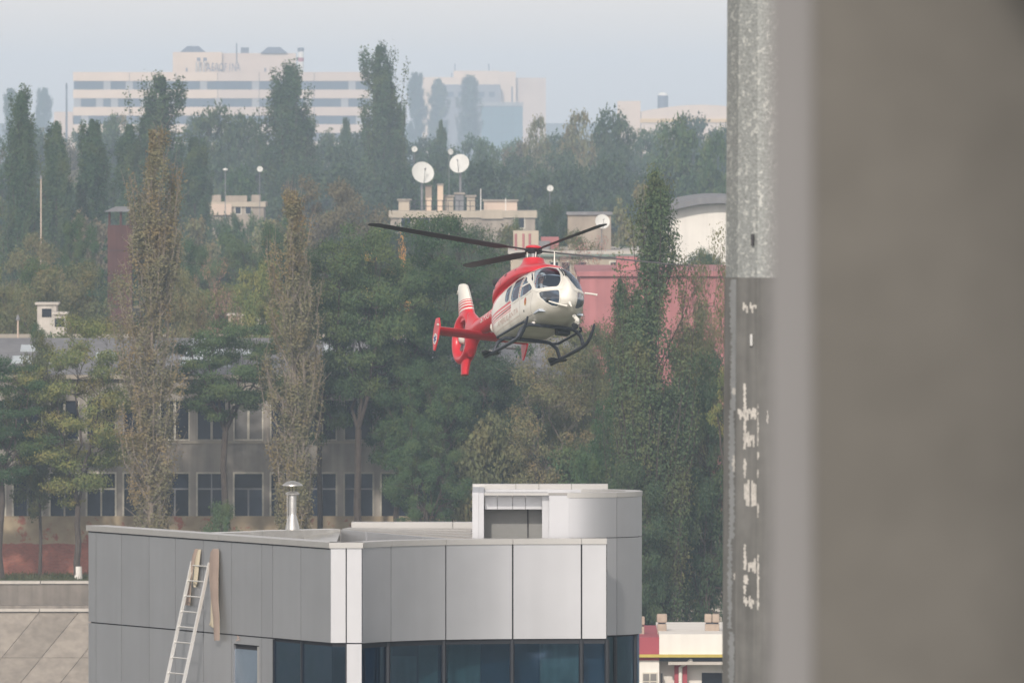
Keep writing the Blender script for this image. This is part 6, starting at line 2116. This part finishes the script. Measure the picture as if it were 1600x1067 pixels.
# --- the row in front of the old workshop
tree('locust_b', 2, 712, 545, "dark green tree cut by the photo's left edge, before the old building", BR, 190)
t_white = tree('locust_a', 122, 712, 488, "yellow-green tree with whitewashed twin trunk foot before the brick plinth", BR, 225, rot=0.4)
MB().tube([(0, 0, 0.03), (0.0, 0, 0.4), (0.0, 0, 0.78)], [0.328, 0.292, 0.268], 10).build("limewash_band", M['limewash'], t_white, True, world=False)
tree('popb_a', 238, 707, 203, "tall brownish thin-leaved poplar beside the rusty red tower", PO, 112)
tree('locust_hi', 352, 711, 492, "dark layered tree between the two brownish poplars, over the upper windows", BR, 215, rot=2.2)
tree('popb_b', 460, 707, 298, "shorter brownish thin-leaved poplar behind the metal roof chimney", PO, 94)
tree('locust_fork', 560, 713, 345, "tall green tree with bare forked dark trunk before the old building", BR, 235, rot=1.1)
tree('locust_c', 700, 716, 322, "broad dark green tree directly behind the helicopter tail", BR, 260, rot=3.9)
tree('round_a', 668, 709, 560, "low bushy green tree below the helicopter tail", BR, 190)
tree('shrub_olive', 755, 708, 640, "olive green bush left of the roof box on the grey building", SH, 120, cat="shrub")
tree('twiggy', 850, 708, 520, "thin twiggy olive tree below the helicopter skids", BR, 200)
tree('round_b', 795, 716, 560, "grey-green tree under the helicopter belly, behind the twiggy tree", BR, 180)
tree('shrub', 905, 706, 690, "green bush just above the curved roof box, right of the twiggy tree", SH, 130, cat="shrub")
tree('olive', 930, 712, 505, "pale olive tree beneath the red wall, below the helicopter's nose", BR, 140)
tree('olive', 62, 716, 515, "olive tree overlapping the grey roof at the left", BR, 120)
tree('locust_b', 500, 714, 395, "green tree touching the right side of the shorter brown poplar", BR, 170)
tree('locust_c', 622, 716, 410, "green tree between the forked trunk and the helicopter tail", BR, 190, rot=5.1)
tree('round_b', 745, 713, 470, "dark tree hidden behind the helicopter's fan ring and skids", BR, 170)
tree('round_a', 665, 704, 650, "low green bush at the wall foot right of the forked trunk", BR, 140)
tree('shrub', 345, 706, 780, "low bush at the brick plinth behind the ladder", SH, 60, cat="shrub")
tree('olive', 900, 717, 470, "olive tree covering the foot of the red wall under the nose", BR, 150)
# --- the near bank on the right
tree('pop_near', 1022, 646, 268, "tall dark poplar with orange-flecked tip beside the grey mast", PO, 138, rot=0.2, z=-5.6)
tree('pop_near', 968, 650, 436, "short dark poplar standing against the red wall", PO, 84, rot=2.0, z=-5.6)
tree('twiggy', 1098, 652, 340, "open-branched olive tree between tall poplar and grey mast", BR, 150, z=-5.6)
tree('round_b', 1105, 649, 520, "dark shady tree beside the grey mast, behind the red and white house", BR, 170, z=-5.6)
tree('gold_tip', 1138, 640, 558, "small yellow-leaved tree half hidden by the grey mast", BR, 60, z=-5.6)
tree('round_b', 985, 644, 700, "dark bushy tree right of the curved roof box", BR, 160, z=-5.6)
tree('round_a', 1072, 660, 525, "green tree filling the gap between tall poplar and mast", BR, 170, z=-5.6)
tree('round_a', 960, 655, 600, "bushy green tree left of the tall poplar's foot", BR, 150, z=-5.6)
tree('olive', 1090, 720, 462, "olive tree before the right end of the red wall, beside the mast", BR, 95)
# --- between the workshop and the apartment blocks
tree('yellow', 410, 800, 388, "bright yellow-green tree topping the green crown left of the second poplar", BR, 130)
tree('round_a', 425, 905, 345, "rounded green tree above the yellow-green one", BR, 110)
tree('bare', 335, 790, 395, "bare reddish twiggy tree right of the brown poplar", BR, 120)
tree('olive', 290, 780, 415, "olive tree close behind the brown poplar's right side", BR, 110)
tree('olive', 120, 860, 405, "olive tree around the foot of the rusty tower", BR, 190)
tree('round_a', 60, 880, 400, "green tree above the white roof huts at the left", BR, 150)
tree('olive', 10, 850, 440, "olive brown tree at the photo's left edge above the huts", BR, 120)
tree('brown', 515, 1080, 263, "wide rounded brown tree behind the second brownish poplar", BR, 250)
tree('gold', 586, 800, 350, "small golden-leaved tree left of the helicopter's long rotor blade", BR, 60)
tree('gold', 628, 810, 352, "tiny golden sprig of a tree under the long rotor blade", BR, 34)
tree('round_b', 740, 900, 332, "dark green tree under the rooftop with the pale chimneys", BR, 150)
tree('bare', 925, 880, 362, "bare pinkish tree before the pale wall right of the rotor", BR, 150)
tree('bare', 880, 900, 385, "small bare tree before the pale wall, behind the windscreen", BR, 80)
tree('round_b', 872, 1080, 300, "dark round tree behind the rotor, left of the grey roof box", BR, 110)
tree('brown', 935, 1120, 316, "orange-brown tree behind the grey roof box", BR, 90)
tree('round_a', 1105, 980, 385, "green tree before the white curved-roof shed", BR, 110)
tree('yellow', 78, 765, 506, "yellowish tree hiding the lower half of the white roof huts", BR, 130)
tree('olive', 150, 762, 490, "olive tree right of the white roof huts, left of the brown poplar", BR, 130)
tree('far_b', 345, 1330, 334, "dark tree hiding the left part of the pale house", BR, 56)
tree('far_a', 398, 1320, 328, "green tree hiding the right part of the pale house", BR, 60)
tree('round_a', 62, 768, 502, "rounded green tree right in front of the larger white roof hut", BR, 100)
tree('round_a', 370, 1250, 330, "green tree before the pale house left of the brown tree", BR, 60)
tree('round_b', 660, 1200, 330, "dark tree before the left half of the cluttered apartment roof", BR, 90)
tree('round_a', 800, 1100, 338, "green tree before the right half of the cluttered apartment roof", BR, 70)
# --- the standing poplars further off
tree('pop_b', 30, 1180, 148, "big dark poplar nearest the photo's left edge", PO, 66)
tree('pop_a', 88, 1210, 190, "middle one of three dark poplars left of the rusty tower", PO, 56)
tree('pop_a', 143, 1220, 187, "right one of three dark poplars, close beside the rusty tower", PO, 60, rot=2.4)
tree('pop_c', 255, 1380, 121, "dark poplar clump rising behind the brown poplar's tip", PO, 108)
tree('pop_a', 200, 1300, 195, "dark poplar between rusty tower and brown poplar", PO, 62, rot=4.0)
tree('pop_a', 305, 1340, 215, "dark poplar right of the brown poplar's tip", PO, 60, rot=5.0)
tree('pop_c', 450, 1620, 103, "twin-topped dark poplar before the lettered factory block", PO, 100, rot=0.0)
tree('pop_c', 590, 1650, 74, "tallest dark poplar at the right end of the lettered factory", PO, 86, rot=1.6)
tree('pop_a', 541, 1900, 184, "small hazy poplar before the factory's right end", PO, 24)
tree('pop_a', 626, 1680, 160, "slim dark poplar touching the tallest poplar's right side", PO, 26)
tree('pop_a', 651, 5600, 113, "leftmost of three pale hazy poplars before the distant cream block", PO, 34)
tree('pop_a', 686, 5600, 123, "middle one of three pale hazy poplars before the distant cream block", PO, 38, rot=1.3)
tree('pop_b', 734, 5600, 122, "right one of three pale hazy poplars before the distant cream block", PO, 42)
tree('pop_a', 690, 2000, 188, "small grey poplar between the two rooftop dishes", PO, 26)
tree('pop_a', 68, 5600, 137, "pale hazy poplar left of the factory's low wing", PO, 30)
tree('pop_a', 18, 4600, 138, "pale poplar tip behind the big left-edge poplar", PO, 34)
# --- skyline trees right of the factory
tree('far_c', 842, 1900, 180, "yellowish round tree against the distant blue glass block", BR, 60)
tree('far_c', 905, 1850, 172, "pale olive tree with ragged top on the skyline", BR, 90)
tree('far_b', 960, 1750, 166, "darker ragged skyline tree before the pale roofs at right", BR, 90)
tree('far_a', 1065, 1500, 172, "full green skyline tree before the yellow-edged roof", BR, 120)
tree('far_a', 1120, 1450, 195, "green skyline tree touching the grey mast", BR, 80)
tree('far_b', 330, 1700, 160, "dark rounded tree before the factory's long window bands", BR, 110)
tree('far_b', 380, 1750, 172, "dark rounded tree left of the twin-topped poplar", BR, 90)
tree('far_a', 170, 2000, 172, "hazy grey tree before the factory's left corner", BR, 80)

# --- the wood between them: rows of look-alike trees nobody can tell apart
CLEAR = [(635, 832, 203, 3000),   # (px0, px1, lowest row that must stay open, distance of the thing behind)
    (322, 408, 332, 1440), (612, 850, 343, 1440), (790, 1000, 428, 980), (905, 1140, 500, 830), (1030, 1140, 372, 1050),
    (160, 210, 485, 940), (40, 110, 515, 812), (375, 430, 525, 812), (640, 740, 292, 1440), (398, 415, 275, 1400), (852, 868, 305, 1350),
]
rows = [
    (2350, 193, 18, ['far_b', 'far_a', 'far_c'], 58, "faint tree of the farthest wood", "faint trees of the farthest wood"),
    (2000, 206, 18, ['far_b', 'far_a', 'far_b', 'far_d'], 62, "hazy tree under the factory skyline", "hazy trees of the distant wood"),
    (1750, 238, 20, ['far_b', 'far_a', 'far_c', 'far_b'], 66, "hazy tree level with the dishes", "trees of the wood behind the dishes"),
    (1500, 262, 20, ['far_b', 'far_a', 'far_b'], 74, "dull tree level with apartment roofs", "trees beside the apartment roofs"),
    (1220, 305, 22, ['far_a', 'far_b', 'far_d', 'far_c'], 84, "dull tree below the apartment roofs", "trees before the apartment roofs"),
    (1010, 350, 26, ['round_b', 'olive', 'round_a', 'brown', 'far_b'], 92, "green tree upper belt behind flat roof", "trees behind the flat roof with huts"),
    (880, 405, 30, ['round_a', 'olive', 'round_b', 'yellow'], 96, "green tree just behind flat roof", "trees just behind the flat roof"),
]
BESIDE = [(0, "cut by the left edge"), (60, "near the left edge"), (110, "behind the white huts"), (170, "left of the rusty tower"), (235, "around the rusty tower"), (300, "behind the taller brown poplar"),
          (360, "just right of the taller brown poplar"), (420, "just left of the shorter brown poplar"), (490, "behind the shorter brown poplar"), (560, "right of the shorter brown poplar"), (640, "left of the rotor blade tip"),
          (720, "above the helicopter tail"), (800, "above the helicopter cabin"), (880, "above the rotor hub"), (950, "above the raised rotor blade"), (1020, "left of the tall dark poplar tip"), (1080, "right of the tall dark poplar tip"), (9999, "beside the grey mast")]
rnd = random.Random(77)
wood = []
for D, top, jit, kinds, step, lab, grp in rows:
    px = -70 + rnd.uniform(0, step)
    while px < 1150:
        t = top + rnd.uniform(-jit, jit)
        wpx = step * rnd.uniform(1.2, 1.75)
        for a, bb, low, dd in CLEAR:
            if D < dd and px + wpx * 0.5 > a and px - wpx * 0.5 < bb:
                t = max(t, low + rnd.uniform(2, 14))
        gy = GY(D)
        if t < gy - 30:
            wood.append((rnd.choice(kinds), px, D + rnd.uniform(-30, 30), t, lab + ", " + next(w for lim, w in BESIDE if px < lim), wpx, grp, rnd.uniform(0, 6.28)))
        px += step * rnd.uniform(0.75, 1.2)

for i, (k_, px, D, t, lab, wpx, grp, ro) in enumerate(wood):
    twins = [w[1] for w in wood if w[4] == lab]
    if len(twins) == 2: lab = lab + (", left one" if px == min(twins) else ", right one")
    tree(k_, px, D, t, lab, BR, wpx, grp, rot=ro)
